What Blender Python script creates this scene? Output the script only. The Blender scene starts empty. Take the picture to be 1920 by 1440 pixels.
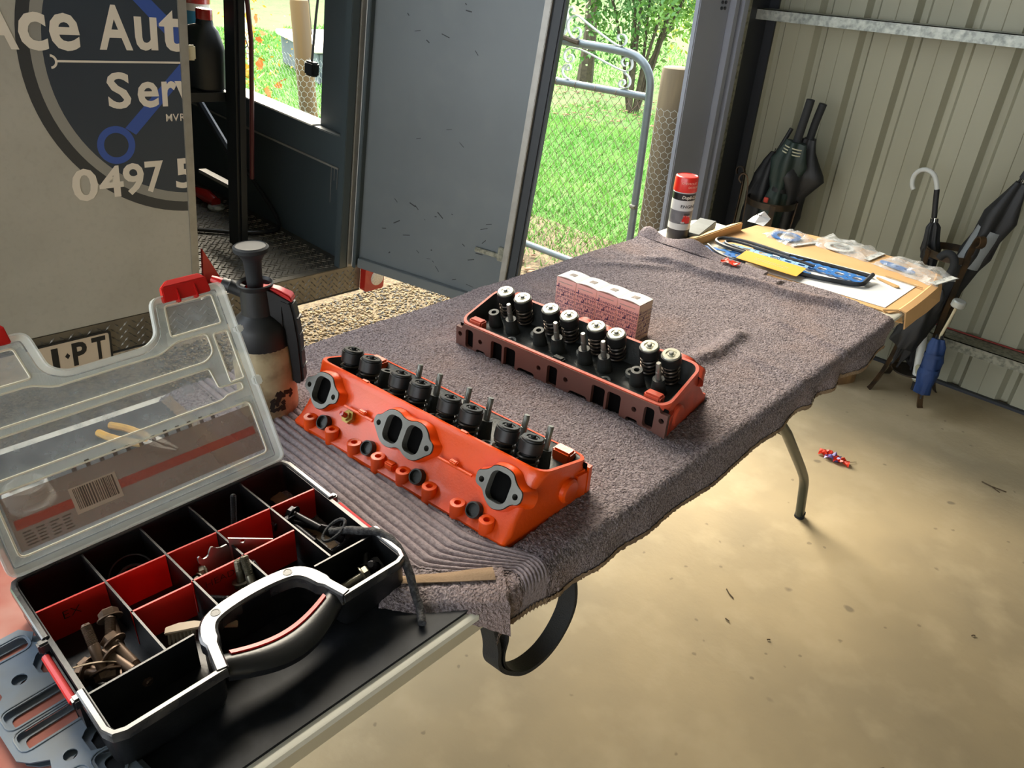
import bpy, bmesh, math, random
import numpy as np
from mathutils import Matrix, Vector, Euler
random.seed(7); RNG = np.random.default_rng(11)
SC = bpy.context.scene
COL = SC.collection
R = math.radians
PI = math.pi

# ------------------------------------------------------------------ camera, sky, sun, exposure
YAW, PITCH, ROLL = 0.7425, 0.5215, 0.0675
cam = bpy.data.cameras.new('camera'); cam_o = bpy.data.objects.new('camera', cam); COL.objects.link(cam_o)
cam.sensor_width = 36; cam.lens = 36 * 1405 / 1920; cam.clip_start = .02; cam.clip_end = 300
fwd = Vector((0, math.cos(PITCH), -math.sin(PITCH))); up0 = Vector((0, math.sin(PITCH), math.cos(PITCH))); r0 = Vector((1, 0, 0))
rt = r0 * math.cos(ROLL) + up0 * math.sin(ROLL); upv = -r0 * math.sin(ROLL) + up0 * math.cos(ROLL)
M3 = Matrix.Rotation(YAW, 3, 'Z') @ Matrix((rt, upv, -fwd)).transposed()
cam_o.matrix_world = Matrix.Translation((.835, 0, 1.45)) @ M3.to_4x4()
SC.camera = cam_o
W = bpy.data.worlds.new('overcast_sky'); SC.world = W; W.use_nodes = True
nt = W.node_tree; bg = nt.nodes['Background']
tc = nt.nodes.new('ShaderNodeTexCoord'); sx = nt.nodes.new('ShaderNodeSeparateXYZ'); rp = nt.nodes.new('ShaderNodeValToRGB')
nt.links.new(tc.outputs['Generated'], sx.inputs[0]); nt.links.new(sx.outputs['Z'], rp.inputs[0]); nt.links.new(rp.outputs[0], bg.inputs[0])
rp.color_ramp.elements[0].position = 0; rp.color_ramp.elements[0].color = (.92, .96, 1, 1)
rp.color_ramp.elements[1].position = 1; rp.color_ramp.elements[1].color = (.80, .90, 1, 1)
bg.inputs[1].default_value = 5.9
sl = bpy.data.lights.new('hazy_sun', 'SUN'); so = bpy.data.objects.new('hazy_sun', sl); COL.objects.link(so)
sl.energy = 19; sl.angle = R(50); sl.color = (1, .87, .66)
so.rotation_euler = Vector((.85, -.42, -.50)).to_track_quat('-Z', 'Y').to_euler()
vs = SC.view_settings
SC.display_settings.display_device = 'sRGB'
vs.view_transform = 'Standard'; vs.look = 'None'; vs.gamma = 1; vs.use_curve_mapping = False
vs.exposure = -.15
try: SC.cycles.max_bounces = 10; SC.cycles.transparent_max_bounces = 24; SC.cycles.use_denoising = True; SC.cycles.sample_clamp_indirect = 6
except Exception: pass

# ------------------------------------------------------------------ helpers
def lin(c):
    if isinstance(c, str):
        c = tuple(int(c[i:i+2], 16) / 255 for i in (0, 2, 4))
    return tuple((x / 12.92 if x <= .04045 else ((x + .055) / 1.055) ** 2.4) for x in c) + (1,)
MATS = {}
def mat(name, c, rough=.5, metal=0, c2=None, sc=20, amt=.5, bump=None, alpha=1, spec=.5, c3=None, sc3=4, amt3=.5, trans=0, stretch=None, coat=0, detail=4):
    m = bpy.data.materials.new(name); m.use_nodes = True; t = m.node_tree; b = t.nodes['Principled BSDF']
    b.inputs['Roughness'].default_value = rough; b.inputs['Metallic'].default_value = metal
    b.inputs['Specular IOR Level'].default_value = spec; b.inputs['Alpha'].default_value = alpha
    b.inputs['Transmission Weight'].default_value = trans; b.inputs['Coat Weight'].default_value = coat
    b.inputs['Base Color'].default_value = lin(c)
    co = t.nodes.new('ShaderNodeTexCoord'); vec = co.outputs['Object']
    if stretch:
        mp = t.nodes.new('ShaderNodeMapping'); mp.inputs['Scale'].default_value = stretch; t.links.new(vec, mp.inputs[0]); vec = mp.outputs[0]
    last = None
    for cc, s, a, lo in ((c2, sc, amt, .42), (c3, sc3, amt3, .5)):
        if cc is None: continue
        n = t.nodes.new('ShaderNodeTexNoise'); n.inputs['Scale'].default_value = s; n.inputs['Detail'].default_value = detail
        t.links.new(vec, n.inputs['Vector'])
        r = t.nodes.new('ShaderNodeMapRange'); r.inputs['From Min'].default_value = lo; r.inputs['From Max'].default_value = lo + .22; r.inputs['To Max'].default_value = a
        t.links.new(n.outputs[0], r.inputs[0])
        x = t.nodes.new('ShaderNodeMix'); x.data_type = 'RGBA'; x.inputs[6].default_value = lin(c); x.inputs[7].default_value = lin(cc)
        if last is not None: t.links.new(last, x.inputs[6])
        t.links.new(r.outputs[0], x.inputs[0]); last = x.outputs[2]
    if last is not None: t.links.new(last, b.inputs['Base Color'])
    if bump:
        n = t.nodes.new('ShaderNodeTexNoise'); n.inputs['Scale'].default_value = bump[0]; n.inputs['Detail'].default_value = 3
        t.links.new(vec, n.inputs['Vector'])
        u = t.nodes.new('ShaderNodeBump'); u.inputs['Strength'].default_value = bump[1]; u.inputs['Distance'].default_value = bump[2] if len(bump) > 2 else .002
        t.links.new(n.outputs[0], u.inputs['Height']); t.links.new(u.outputs[0], b.inputs['Normal'])
    MATS[name] = m
    return m

def xf(vs_, M):
    for v in vs_: v.co = M @ v.co
    return vs_
def box(bm, c, s, M=None):
    r = bmesh.ops.create_cube(bm, size=1)['verts']
    for v in r: v.co = Vector((v.co.x * s[0] + c[0], v.co.y * s[1] + c[1], v.co.z * s[2] + c[2]))
    return xf(r, M) if M else r
def bx(bm, x0, x1, y0, y1, z0, z1, M=None):
    return box(bm, ((x0+x1)/2, (y0+y1)/2, (z0+z1)/2), (x1-x0, y1-y0, z1-z0), M)
def tube(bm, pts, r, n=8, cap=True, closed=False, flat=None):
    """round tube along pts; flat=(w,t) sweeps a flat bar instead, flat side facing 'up' vector flat[2]"""
    pts = [Vector(p) for p in pts]; N = len(pts); rr = r if isinstance(r, (list, tuple)) else [r] * N
    rings = []; nor = None; out = []
    for i, p in enumerate(pts):
        if closed: d = pts[(i+1) % N] - pts[i-1]
        else: d = pts[min(i+1, N-1)] - pts[max(i-1, 0)]
        d = d.normalized() if d.length > 1e-9 else Vector((0, 0, 1))
        if nor is None: nor = d.orthogonal().normalized()
        nor = (nor - d * nor.dot(d))
        nor = nor.normalized() if nor.length > 1e-6 else d.orthogonal().normalized()
        if flat:
            u = Vector(flat[2]); u = (u - d * u.dot(d)).normalized(); w = d.cross(u)
            ring = [bm.verts.new(p + w * (a * flat[0] / 2) + u * (b * flat[1] / 2)) for a, b in ((-1, -1), (1, -1), (1, 1), (-1, 1))]
        else:
            bi = d.cross(nor)
            ring = [bm.verts.new(p + (nor * math.cos(2*PI*k/n) + bi * math.sin(2*PI*k/n)) * rr[i]) for k in range(n)]
        rings.append(ring); out += ring
    m = len(rings[0])
    for i in range(N if closed else N-1):
        a, b = rings[i], rings[(i+1) % N]
        for k in range(m): bm.faces.new((a[k], a[(k+1) % m], b[(k+1) % m], b[k]))
    if cap and not closed:
        bm.faces.new(rings[0][::-1]); bm.faces.new(rings[-1])
    return out
def cyl(bm, p0, p1, r0, r1=None, n=16, cap=True): return tube(bm, [p0, p1], [r0, r0 if r1 is None else r1], n, cap)
def lathe(bm, prof, n=24, M=None, cap=True):
    rings = []; out = []
    for r, z in prof:
        ring = [bm.verts.new((r * math.cos(2*PI*k/n), r * math.sin(2*PI*k/n), z)) for k in range(n)]
        rings.append(ring); out += ring
    for a, b in zip(rings, rings[1:]):
        for k in range(n): bm.faces.new((a[k], a[(k+1) % n], b[(k+1) % n], b[k]))
    if cap: bm.faces.new(rings[0][::-1]); bm.faces.new(rings[-1])
    return xf(out, M) if M else out
def loft(bm, loops, cap=True, closed=True):
    rings = [[bm.verts.new(p) for p in L] for L in loops]
    fs = []
    for a, b in zip(rings, rings[1:]):
        n = len(a)
        for k in range(n if closed else n-1): fs.append(bm.faces.new((a[k], a[(k+1) % n], b[(k+1) % n], b[k])))
    if cap: bm.faces.new(rings[0][::-1]); bm.faces.new(rings[-1])
    return [v for r in rings for v in r]
def plate(bm, outer, holes, t, M=None):
    """flat plate in local xy, z from 0 to t, with through holes"""
    def loop(p, z): return [bm.verts.new((a, b, z)) for a, b in p]
    L = [loop(outer, 0)] + [loop(h, 0) for h in holes]
    ed = []
    for l in L:
        for i in range(len(l)): ed.append(bm.edges.new((l[i], l[(i+1) % len(l)])))
    fs = [f for f in bmesh.ops.triangle_fill(bm, use_beauty=True, edges=ed)['geom'] if isinstance(f, bmesh.types.BMFace)]
    allv = [v for l in L for v in l]; mp = {v: bm.verts.new((v.co.x, v.co.y, t)) for v in allv}
    for f in fs: bm.faces.new([mp[v] for v in reversed(f.verts)])
    for l in L:
        for i in range(len(l)):
            a, b = l[i], l[(i+1) % len(l)]; bm.faces.new((a, b, mp[b], mp[a]))
    out = allv + list(mp.values())
    bmesh.ops.recalc_face_normals(bm, faces=list({f for v in out for f in v.link_faces}))
    return xf(out, M) if M else out
def rrect(w, h, r, n=4, cx=0, cy=0):
    o = []
    for sx_, sy_, a0 in ((1, 1, 0), (-1, 1, 90), (-1, -1, 180), (1, -1, 270)):
        for k in range(n+1):
            a = R(a0 + 90 * k / n); o.append((cx + sx_ * (w/2 - r) + r * math.cos(a), cy + sy_ * (h/2 - r) + r * math.sin(a)))
    return o
def circ(r, n=14, cx=0, cy=0): return [(cx + r * math.cos(2*PI*k/n), cy + r * math.sin(2*PI*k/n)) for k in range(n)]
def chaikin(p, it=2):
    for _ in range(it):
        q = []
        for i in range(len(p)):
            a, b = p[i], p[(i+1) % len(p)]
            q += [tuple(.75*x + .25*y for x, y in zip(a, b)), tuple(.25*x + .75*y for x, y in zip(a, b))]
        p = q
    return p
def smooth_path(p, it=2):
    for _ in range(it):
        q = [p[0]]
        for a, b in zip(p, p[1:]):
            q += [tuple(.75*x + .25*y for x, y in zip(a, b)), tuple(.25*x + .75*y for x, y in zip(a, b))]
        p = q + [p[-1]]
    return p
NB = bmesh.new
def ob(name, bm, m=None, parent=None, loc=None, rot=None, smooth=32, bevel=0, kind=None, M=None):
    if isinstance(bm, bpy.types.Mesh): me = bm
    else:
        if bevel:
            bmesh.ops.remove_doubles(bm, verts=bm.verts, dist=1e-6)
            es = [e for e in bm.edges if len(e.link_faces) == 2 and e.calc_face_angle(0) > .6]
            bmesh.ops.bevel(bm, geom=es, offset=bevel, segments=2, affect='EDGES', clamp_overlap=True)
        bmesh.ops.recalc_face_normals(bm, faces=bm.faces)
        me = bpy.data.meshes.new(name); bm.to_mesh(me); bm.free()
        if smooth:
            me.polygons.foreach_set('use_smooth', [True] * len(me.polygons)); me.set_sharp_from_angle(angle=R(smooth))
        if m:
            for q in (m if isinstance(m, (list, tuple)) else [m]): me.materials.append(MATS[q] if isinstance(q, str) else q)
    o = bpy.data.objects.new(name, me); COL.objects.link(o)
    if parent: o.parent = parent
    if M is not None: o.matrix_local = M
    if loc: o.location = loc
    if rot: o.rotation_euler = rot
    if kind: o['kind'] = kind
    return o
def tag(o, label, cat, group=None):
    o['label'] = label; o['category'] = cat
    if group: o['group'] = group
    return o
def thing(name, label, cat, loc=(0, 0, 0), rot=(0, 0, 0), group=None):
    o = bpy.data.objects.new(name, None); COL.objects.link(o); o.location = loc; o.rotation_euler = rot; o.empty_display_size = .05
    return tag(o, label, cat, group)
def dup(root, loc=None, rot=None, label=None, group=None):
    c = root.copy(); COL.objects.link(c)
    if loc is not None: c.location = loc
    if rot is not None: c.rotation_euler = rot
    if label: c['label'] = label
    if group: c['group'] = group
    for ch in list(root.children):
        d = ch.copy(); COL.objects.link(d); d.parent = c
        for g in list(ch.children):
            e = g.copy(); COL.objects.link(e); e.parent = d
    return c
def struct(name, bm, m, **k):
    o = ob(name, bm, m, **k); o['kind'] = 'structure'; return o
def text_bm(s, size, depth=.001, bold=0.0, align='LEFT', sx_=1.0, res=3, shear=0):
    cu = bpy.data.curves.new('lettering', 'FONT'); cu.body = s; cu.size = size; cu.extrude = depth; cu.offset = bold; cu.align_x = align; cu.resolution_u = res; cu.shear = shear
    o = bpy.data.objects.new('lettering', cu); COL.objects.link(o)
    dg = bpy.context.evaluated_depsgraph_get(); me = bpy.data.meshes.new_from_object(o.evaluated_get(dg))
    bpy.data.objects.remove(o); bpy.data.curves.remove(cu)
    bm = NB(); bm.from_mesh(me); bpy.data.meshes.remove(me)
    for v in bm.verts: v.co.x *= sx_
    return bm
def join(dst, src, M=None):
    if M is not None: bmesh.ops.transform(src, matrix=M, verts=src.verts)
    me = bpy.data.meshes.new('tmp'); src.to_mesh(me); src.free(); dst.from_mesh(me); bpy.data.meshes.remove(me)
def clip(bm, co, no):
    bmesh.ops.bisect_plane(bm, geom=bm.verts[:] + bm.edges[:] + bm.faces[:], plane_co=co, plane_no=no, clear_outer=True)
def axes(x, y, z, o=(0, 0, 0)):
    m = Matrix((x, y, z)).transposed().to_4x4(); m.translation = o; return m
def align(p, d):
    return Matrix.Translation(p) @ Vector(d).to_track_quat('Z', 'Y').to_matrix().to_4x4()
def soup(name, V, F, m, parent=None, kind=None, smooth=False):
    me = bpy.data.meshes.new(name); V = np.asarray(V, dtype=np.float32); F = np.asarray(F, dtype=np.int32)
    me.vertices.add(len(V)); me.vertices.foreach_set('co', V.ravel())
    k = F.shape[1]; me.loops.add(F.size); me.loops.foreach_set('vertex_index', F.ravel())
    me.polygons.add(len(F)); me.polygons.foreach_set('loop_start', np.arange(0, F.size, k, dtype=np.int32))
    if smooth: me.polygons.foreach_set('use_smooth', [True] * len(F))
    me.update(calc_edges=True); me.materials.append(MATS[m])
    o = bpy.data.objects.new(name, me); COL.objects.link(o)
    if parent: o.parent = parent
    if kind: o['kind'] = kind
    return o

# ------------------------------------------------------------------ materials
mat('concrete', 'b6a584', .75, c2='968a72', sc=1.6, amt=.7, c3='c6b696', sc3=7, amt3=.5, bump=(60, .25, .003))
mat('gravel_soil', '7d6b50', .95, c2='4e4232', sc=30, amt=.8, c3='a3906c', sc3=90, amt3=.6, bump=(80, .8, .01))
mat('lawn_soil', '567a34', .95, c2='426026', sc=3, amt=.7, c3='729442', sc3=25, amt3=.5)
mat('grass', '6ca242', .7, c2='8cb854', sc=1.5, amt=.8, c3='568a34', sc3=6, amt3=.6)
mat('sheet_wall', '908e7b', .5, c2='83816e', sc=3, amt=.5, c3='9d9b87', sc3=.9, amt3=.5, stretch=(1, 1, .15), spec=.4)
mat('galvanised', 'a3a8a2', .45, .35, c2='6f7673', sc=60, amt=.8, c3='c4c7bf', sc3=35, amt3=.6)
mat('galv_dull', '8b8a7a', .55, .2, c2='55564b', sc=70, amt=.8)
mat('post_blue', '8a8f9c', .45, c2='7e8492', sc=4, amt=.4)
mat('post_dark', '26292f', .5)
mat('roof_tin', '8d8c86', .5)
mat('red_line', '7c2f28', .6)
mat('table_white', 'd9d6c8', .45, c2='c6c2b2', sc=8, amt=.4, bump=(180, .15, .001))
mat('table_rim', 'b9b19a', .4)
mat('leg_steel', '2c332b', .35, .3)
mat('black_rubber', '13161a', .55, spec=.18, c2='23262b', sc=6, amt=.6, bump=(25, .2, .003), c3='3a3d42', sc3=40, amt3=.25)
mat('van_white', 'a9a69c', .42, c2='9b988e', sc=5, amt=.5, c3='8c897f', sc3=60, amt3=.2)
mat('van_alu', '93918b', .4, .4, c2='7c7a75', sc=30, amt=.4)
mat('van_inside', '3b4549', .5, c2='323b3f', sc=2.5, amt=.6)
mat('van_door', '5f6669', .42, c2='545b5e', sc=2, amt=.6, c3='6b7070', sc3=9, amt3=.25)
mat('scuff', '1e2427', .6)
mat('van_dark', '1d242b', .5, c2='151a20', sc=6, amt=.5)
mat('tread_plate', '6f6a60', .35, .5, c2='54504a', sc=14, amt=.5)
mat('tread_dark', '57544d', .4, .4, c2='3d3b36', sc=10, amt=.6)
mat('navy', '26323f', .45, c2='2c3844', sc=4, amt=.4)
mat('decal_dark', '2e3236', .45)
mat('decal_grey', '8a8882', .45)
mat('decal_blue', '2f4f9a', .45)
mat('letter_white', 'd8cfc1', .5)
mat('plate_cream', 'c9b9a4', .5)
mat('black_paint', '15171a', .45)
mat('red_plastic', 'c41a18', .35)
mat('lens_red', '9c1b14', .25, coat=.5)
mat('lens_clear', 'c9bfb0', .2, c2='a39a8c', sc=150, amt=.6)
mat('blue_drum', '2b7fa8', .45)
mat('white_plastic', 'd5d3cb', .4)
mat('cream_plastic', 'c9c2a6', .5)
mat('hose_red', '4d1a1c', .5)
mat('wood_post', '746853', .85, c2='544a3c', sc=6, amt=.7, c3='8f7e60', sc3=18, amt3=.5, stretch=(1, 1, .12), bump=(30, .5, .004))
mat('wood_yellow', '745a34', .8, c2='4a4136', sc=5, amt=.9, c3='6e5c42', sc3=20, amt3=.5, stretch=(1, 1, .12))
mat('wire', 'c3c9c6', .45, .2)
mat('wire_rust', '7d6a58', .6, .2)
mat('gate_pipe', '737d81', .38, .35, c2='636d70', sc=25, amt=.4)
mat('gate_scroll', 'a9afab', .45)
mat('bark', '4d4335', .9, c2='362f25', sc=25, amt=.7)
mat('leaf_green', '456f30', .6, c2='86a83a', sc=1.1, amt=.85, c3='2b4f20', sc3=3.5, amt3=.7)
mat('leaf_yellow', '9db43a', .6, c2='c9c24a', sc=2, amt=.8, c3='6f9a34', sc3=6, amt3=.6)
mat('leaf_gold', 'd9a12e', .6, c2='e0bd44', sc=14, amt=.7)
mat('leaf_orange', 'c9702a', .6, c2='a84a24', sc=14, amt=.7)
mat('leaf_litter', 'a57a58', .8, c2='7c5a42', sc=9, amt=.8, c3='d0b296', sc3=20, amt3=.5)
mat('tank_grey', '565d63', .8, c2='6f767a', sc=5, amt=.4)
mat('house_wall', 'cfc8bc', .8)
mat('fence_rail', 'b9b5a6', .8)

# ------------------------------------------------------------------ garage
def concrete_stains():
    t = MATS['concrete'].node_tree; b = t.nodes['Principled BSDF']; src = b.inputs['Base Color'].links[0].from_socket
    co = t.nodes.new('ShaderNodeTexCoord')
    def add(src, scale, thr, soft, col, amt, warp):
        nz = t.nodes.new('ShaderNodeTexNoise'); nz.inputs['Scale'].default_value = scale * 2.2; t.links.new(co.outputs['Object'], nz.inputs['Vector'])
        mx = t.nodes.new('ShaderNodeMix'); mx.data_type = 'VECTOR'; mx.inputs[0].default_value = warp
        t.links.new(co.outputs['Object'], mx.inputs[4]); t.links.new(nz.outputs['Color'], mx.inputs[5])
        v = t.nodes.new('ShaderNodeTexVoronoi'); v.inputs['Scale'].default_value = scale; v.inputs['Randomness'].default_value = 1
        t.links.new(mx.outputs[1], v.inputs['Vector'])
        r = t.nodes.new('ShaderNodeMapRange'); r.inputs['From Min'].default_value = thr; r.inputs['From Max'].default_value = thr - soft; r.inputs['To Max'].default_value = amt
        t.links.new(v.outputs['Distance'], r.inputs[0])
        s = t.nodes.new('ShaderNodeSeparateColor'); t.links.new(v.outputs['Color'], s.inputs[0])
        g = t.nodes.new('ShaderNodeMath'); g.operation = 'GREATER_THAN'; g.inputs[1].default_value = .55; t.links.new(s.outputs[0], g.inputs[0])
        mu = t.nodes.new('ShaderNodeMath'); mu.operation = 'MULTIPLY'; t.links.new(r.outputs[0], mu.inputs[0]); t.links.new(g.outputs[0], mu.inputs[1])
        x = t.nodes.new('ShaderNodeMix'); x.data_type = 'RGBA'; t.links.new(mu.outputs[0], x.inputs[0]); t.links.new(src, x.inputs[6]); x.inputs[7].default_value = lin(col)
        return x.outputs[2]
    a = add(src, 5, .075, .03, '6a6254', .6, .05)
    a = add(a, 1.7, .10, .05, '6d675a', .5, .25)
    a = add(a, 17, .10, .04, '5d5546', .45, .02)
    t.links.new(a, b.inputs['Base Color'])
concrete_stains()
bm = NB(); bx(bm, -.86, 5.2, -5, 3.30, -.14, 0); struct('floor', bm, 'concrete')
WY = 3.255
wall = struct('wall_right', (lambda b: (bx(b, -.9, 5.2, WY + .035, WY + .06, -.1, 2.62), b)[1])(NB()), 'roof_tin')
def sheet_mesh(x0, n=4):
    prof = []
    for k in range(n):
        a = x0 + .183 * k
        prof += [(a, 0), (a + .017, .028), (a + .040, .028), (a + .056, 0), (a + .1175, 0), (a + .1195, .0022), (a + .1215, 0)]
    prof.append((x0 + .183 * n, 0))
    b = NB(); lo = [[(x, WY + y, z) for x, y in prof] for z in (.006, 2.6)]
    loft(b, lo, cap=False, closed=False); loft(b, [[(x, y + .0012, z) for x, y, z in l] for l in lo], cap=False, closed=False)
    return b
s0 = ob('wall_sheet', sheet_mesh(-.258 - .183 * 3), 'sheet_wall', wall, smooth=0)
for k in range(1, 8):
    c = s0.copy(); COL.objects.link(c); c.location = (.732 * k, 0, 0)
b = NB(); bx(b, -.9, -.80, WY - .002, WY + .02, 0, 2.6); ob('corner_flashing', b, 'post_dark', wall)
def girt(z0, z1, m, name='wall_girt'):
    b = NB(); y0 = 3.155
    bx(b, -.84, 5.1, y0, y0 + .003, z0, z1); bx(b, -.84, 5.1, y0, WY - .002, z1 - .003, z1); bx(b, -.84, 5.1, y0, WY - .002, z0 - .06, z0 - .057) if False else None
    bx(b, -.84, 5.1, WY - .006, WY - .003, z0 - .0, z1)
    return ob(name, b, m, wall, smooth=0)
girt(1.272, 1.312, 'galvanised'); girt(.192, .232, 'galv_dull')
b = NB(); tube(b, [(.15, WY - .006, .237), (1.5, WY - .006, .236), (5, WY - .006, .236)], .0035, 6); ob('red_cord', b, 'red_line', wall)
b = NB(); bx(b, -.84, 5.1, WY - .02, WY, 0, .012); ob('base_flashing', b, 'post_dark', wall)
post = struct('trim_1', (lambda b: (bx(b, -.822, -.80, 2.65, 2.86, -.04, 2.45), b)[1])(NB()), 'post_blue', bevel=.004)
for n_, y0, y1, x0, x1, m in (('roller_track', 2.862, 2.888, -.87, -.775, 'post_blue'), ('roller_track', 2.900, 2.915, -.87, -.80, 'post_dark'), ('roller_track', 2.918, 2.952, -.86, -.77, 'post_blue'), ('track_lip', 2.955, 2.985, -.88, -.80, 'post_dark'), ('galvanised_strip', 2.988, 3.012, -.86, -.79, 'galv_dull'), ('corner_flange', 3.014, 3.25, -.90, -.84, 'post_dark')):
    b = NB(); bx(b, x0, x1, y0, y1, -.02, 2.45); ob(n_, b, m, post, smooth=0)
b = NB()
for dz in (0, .02):
    for dy in (0, .024): cyl(b, (-.80, 2.80 + dy, 1.315 + dz), (-.795, 2.80 + dy, 1.315 + dz), .006, n=8)
ob('rivets', b, 'post_dark', post)
struct('ceiling', (lambda b: (bx(b, -1.0, 5.3, -5.2, 3.4, 2.6, 2.66), b)[1])(NB()), 'roof_tin')
struct('wall_front_light_block', (lambda b: (bx(b, -.9, -.84, -5, 3.3, 2.3, 2.6), bx(b, -.9, -.84, -5, -1.5, -.1, 2.3), b)[2])(NB()), 'roof_tin')  # header, plus an unseen near section added to cut skylight from the left
struct('wall_back', (lambda b: (bx(b, 5.1, 5.2, -5, 3.3, 0, 2.6), b)[1])(NB()), 'sheet_wall')

# ------------------------------------------------------------------ ground outside
struct('ground_gravel', (lambda b: (bx(b, -3.2, -.86, -8, 3.6, -.3, -.03), b)[1])(NB()), 'gravel_soil')
b = NB(); n = 40
gv = [[b.verts.new((-3.2 + 2.4 * 0 - 40 * (i / n) ** 1.6 if False else -1.3 - 60 * (i / n) ** 2, 2.35 - 18 + 70 * (j / n) ** 1, 0)) for j in range(n + 1)] for i in range(n + 1)]
for i in range(n + 1):
    for j in range(n + 1):
        v = gv[i][j]; d = max(0, -v.co.x - 9); v.co.z = -.035 + .045 * d - .05 * max(0, min(1, (2.4 - v.co.y) / 1.0)) * (1 if v.co.x > -3.4 else 0)
for i in range(n):
    for j in range(n): b.faces.new((gv[i][j], gv[i+1][j], gv[i+1][j+1], gv[i][j+1]))
struct('ground_lawn', b, 'lawn_soil', smooth=60)
def gz(x, y): return -.035 + .045 * np.maximum(0, -x - 9)
def in_patch(n, x0, x1, y0, y1, f):
    x = RNG.uniform(x0, x1, n); y = RNG.uniform(y0, y1, n); k = f(x, y); return x[k], y[k]
def grass_field():
    xs, ys = [], []
    for n, x0, x1, y0, y1, f in ((46000, -5, -1.5, 2.45, 7.5, lambda x, y: (y > 2.0 - .55 * (x + .8)) & (y < 4.9 - 1.15 * (x + .8))),
                                 (30000, -12, -5, 4.5, 15, lambda x, y: (y > 1.5 - .5 * x) & (y < 3.5 - 1.3 * x)),
                                 (46000, -12, -3.4, 1.6, 7.0, lambda x, y: (y > .55 - .33 * x) & (y < 1.3 - .62 * x))):
        a, c = in_patch(n, x0, x1, y0, y1, f); xs.append(a); ys.append(c)
    x = np.concatenate(xs); y = np.concatenate(ys)
    bare = (np.sin(x * 3.1 + y * 1.7) + np.sin(y * 5.3 - x * 2)) * .2 + RNG.random(len(x))
    litter = ((x + 4.6) ** 2 / 3.2 + (y - 7.3) ** 2 / .9 < 1) | ((x + 1.75) ** 2 / .25 + (y - 2.75) ** 2 / .12 < 1)
    k = ~(litter & (RNG.random(len(x)) < .75)); x, y = x[k], y[k]
    N = len(x); z = gz(x, y); a = RNG.uniform(0, 2*PI, N); w = RNG.uniform(.003, .007, N) * (1 + .12 * np.maximum(0, -x - 3)); h = RNG.uniform(.02, .055, N); l = RNG.normal(0, .022, (N, 2))
    V = np.empty((N, 3, 3)); V[:, 0] = np.c_[x - w * np.cos(a), y - w * np.sin(a), z]; V[:, 1] = np.c_[x + w * np.cos(a), y + w * np.sin(a), z]; V[:, 2] = np.c_[x + l[:, 0], y + l[:, 1], z + h]
    o = soup('grass', V.reshape(-1, 3), np.arange(3 * N).reshape(-1, 3), 'grass', kind='stuff')
    tag(o, 'short green lawn grass beyond the gate and the van window', 'grass')
grass_field()
def scatter(name, label, cat, m, x, y, s0, s1, flat, z0=-.03):
    N = len(x); s = RNG.uniform(s0, s1, (N, 1)); base = np.array([(1, 0, 0), (0, 1, 0), (-1, 0, 0), (0, -1, 0), (0, 0, 1), (0, 0, -1)], float)
    F0 = np.array([(0, 1, 4), (1, 2, 4), (2, 3, 4), (3, 0, 4), (1, 0, 5), (2, 1, 5), (3, 2, 5), (0, 3, 5)])
    a = RNG.uniform(0, 2*PI, N); j = RNG.uniform(.6, 1.3, (N, 6, 3)); P = base[None] * j * s[:, :, None] if False else base[None] * j * s[:, None, :]
    P[:, :, 2] *= flat; c, sn = np.cos(a)[:, None], np.sin(a)[:, None]; X = P[:, :, 0] * c - P[:, :, 1] * sn; Y = P[:, :, 0] * sn + P[:, :, 1] * c
    V = np.stack([X + x[:, None], Y + y[:, None], P[:, :, 2] + z0 + s * flat * .4], 2)
    F = (F0[None] + 6 * np.arange(N)[:, None, None]).reshape(-1, 3)
    o = soup(name, V.reshape(-1, 3), F, m, kind='stuff'); tag(o, label, cat); return o
mat('pebble_tan', 'a38d68', .85, c2='6e5d45', sc=40, amt=.9, c3='cdbb97', sc3=90, amt3=.8)
mat('pebble_grey', '6d6a63', .8, c2='3f3d39', sc=60, amt=.8, c3='a8a296', sc3=80, amt3=.6)
xx, yy = in_patch(9000, -2.0, -.9, .9, 2.45, lambda x, y: x < 5)
scatter('gravel', 'loose tan driveway gravel between the table and the van', 'gravel', 'pebble_tan', xx, yy, .004, .011, .7, -.03)
xx, yy = in_patch(3500, -2.0, -.9, .9, 2.45, lambda x, y: x < 5)
scatter('gravel', 'grey stone chips mixed through the driveway gravel', 'gravel', 'pebble_grey', xx, yy, .004, .010, .7, -.03)
xx, yy = in_patch(2600, -7.2, -1.4, 2.4, 8.3, lambda x, y: ((x + 4.6) ** 2 / 3.2 + (y - 7.3) ** 2 / .9 < 1) | ((x + 1.75) ** 2 / .3 + (y - 2.75) ** 2 / .15 < 1))
scatter('leaf_litter', 'fallen brown leaves lying on the lawn', 'leaves', 'leaf_litter', xx, yy, .012, .035, .25, -.02)

# ------------------------------------------------------------------ gate, fence posts
gate = thing('garden_gate', 'arched tubular steel garden gate with white scrolls and chain mesh', 'gate', (-1.22, 3.02, -.03))
GO = Vector((1.22, -3.02, .03))
def g3(p): return [Vector((x, 3.02, z)) + GO for x, z in p]
b = NB(); top = [(-3.1, 1.093), (-2.4, 1.096), (-1.758, 1.094), (-1.611, 1.095), (-1.471, 1.093), (-1.40, 1.090), (-1.335, 1.085), (-1.281, 1.065), (-1.238, 1.028), (-1.218, .98), (-1.214, .92), (-1.212, .84), (-1.209, .4), (-1.208, .03), (-1.30, .03), (-1.8, .03), (-2.6, .03), (-3.1, .03)]
tube(b, g3(smooth_path(top[:14], 1)) , .0185, 12); ob('frame', b, 'gate_pipe', gate)
b = NB(); tube(b, g3([(-3.1, .03), (-1.21, .03)]), .0175, 12); ob('bottom_rail', b, 'gate_pipe', gate)
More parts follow.
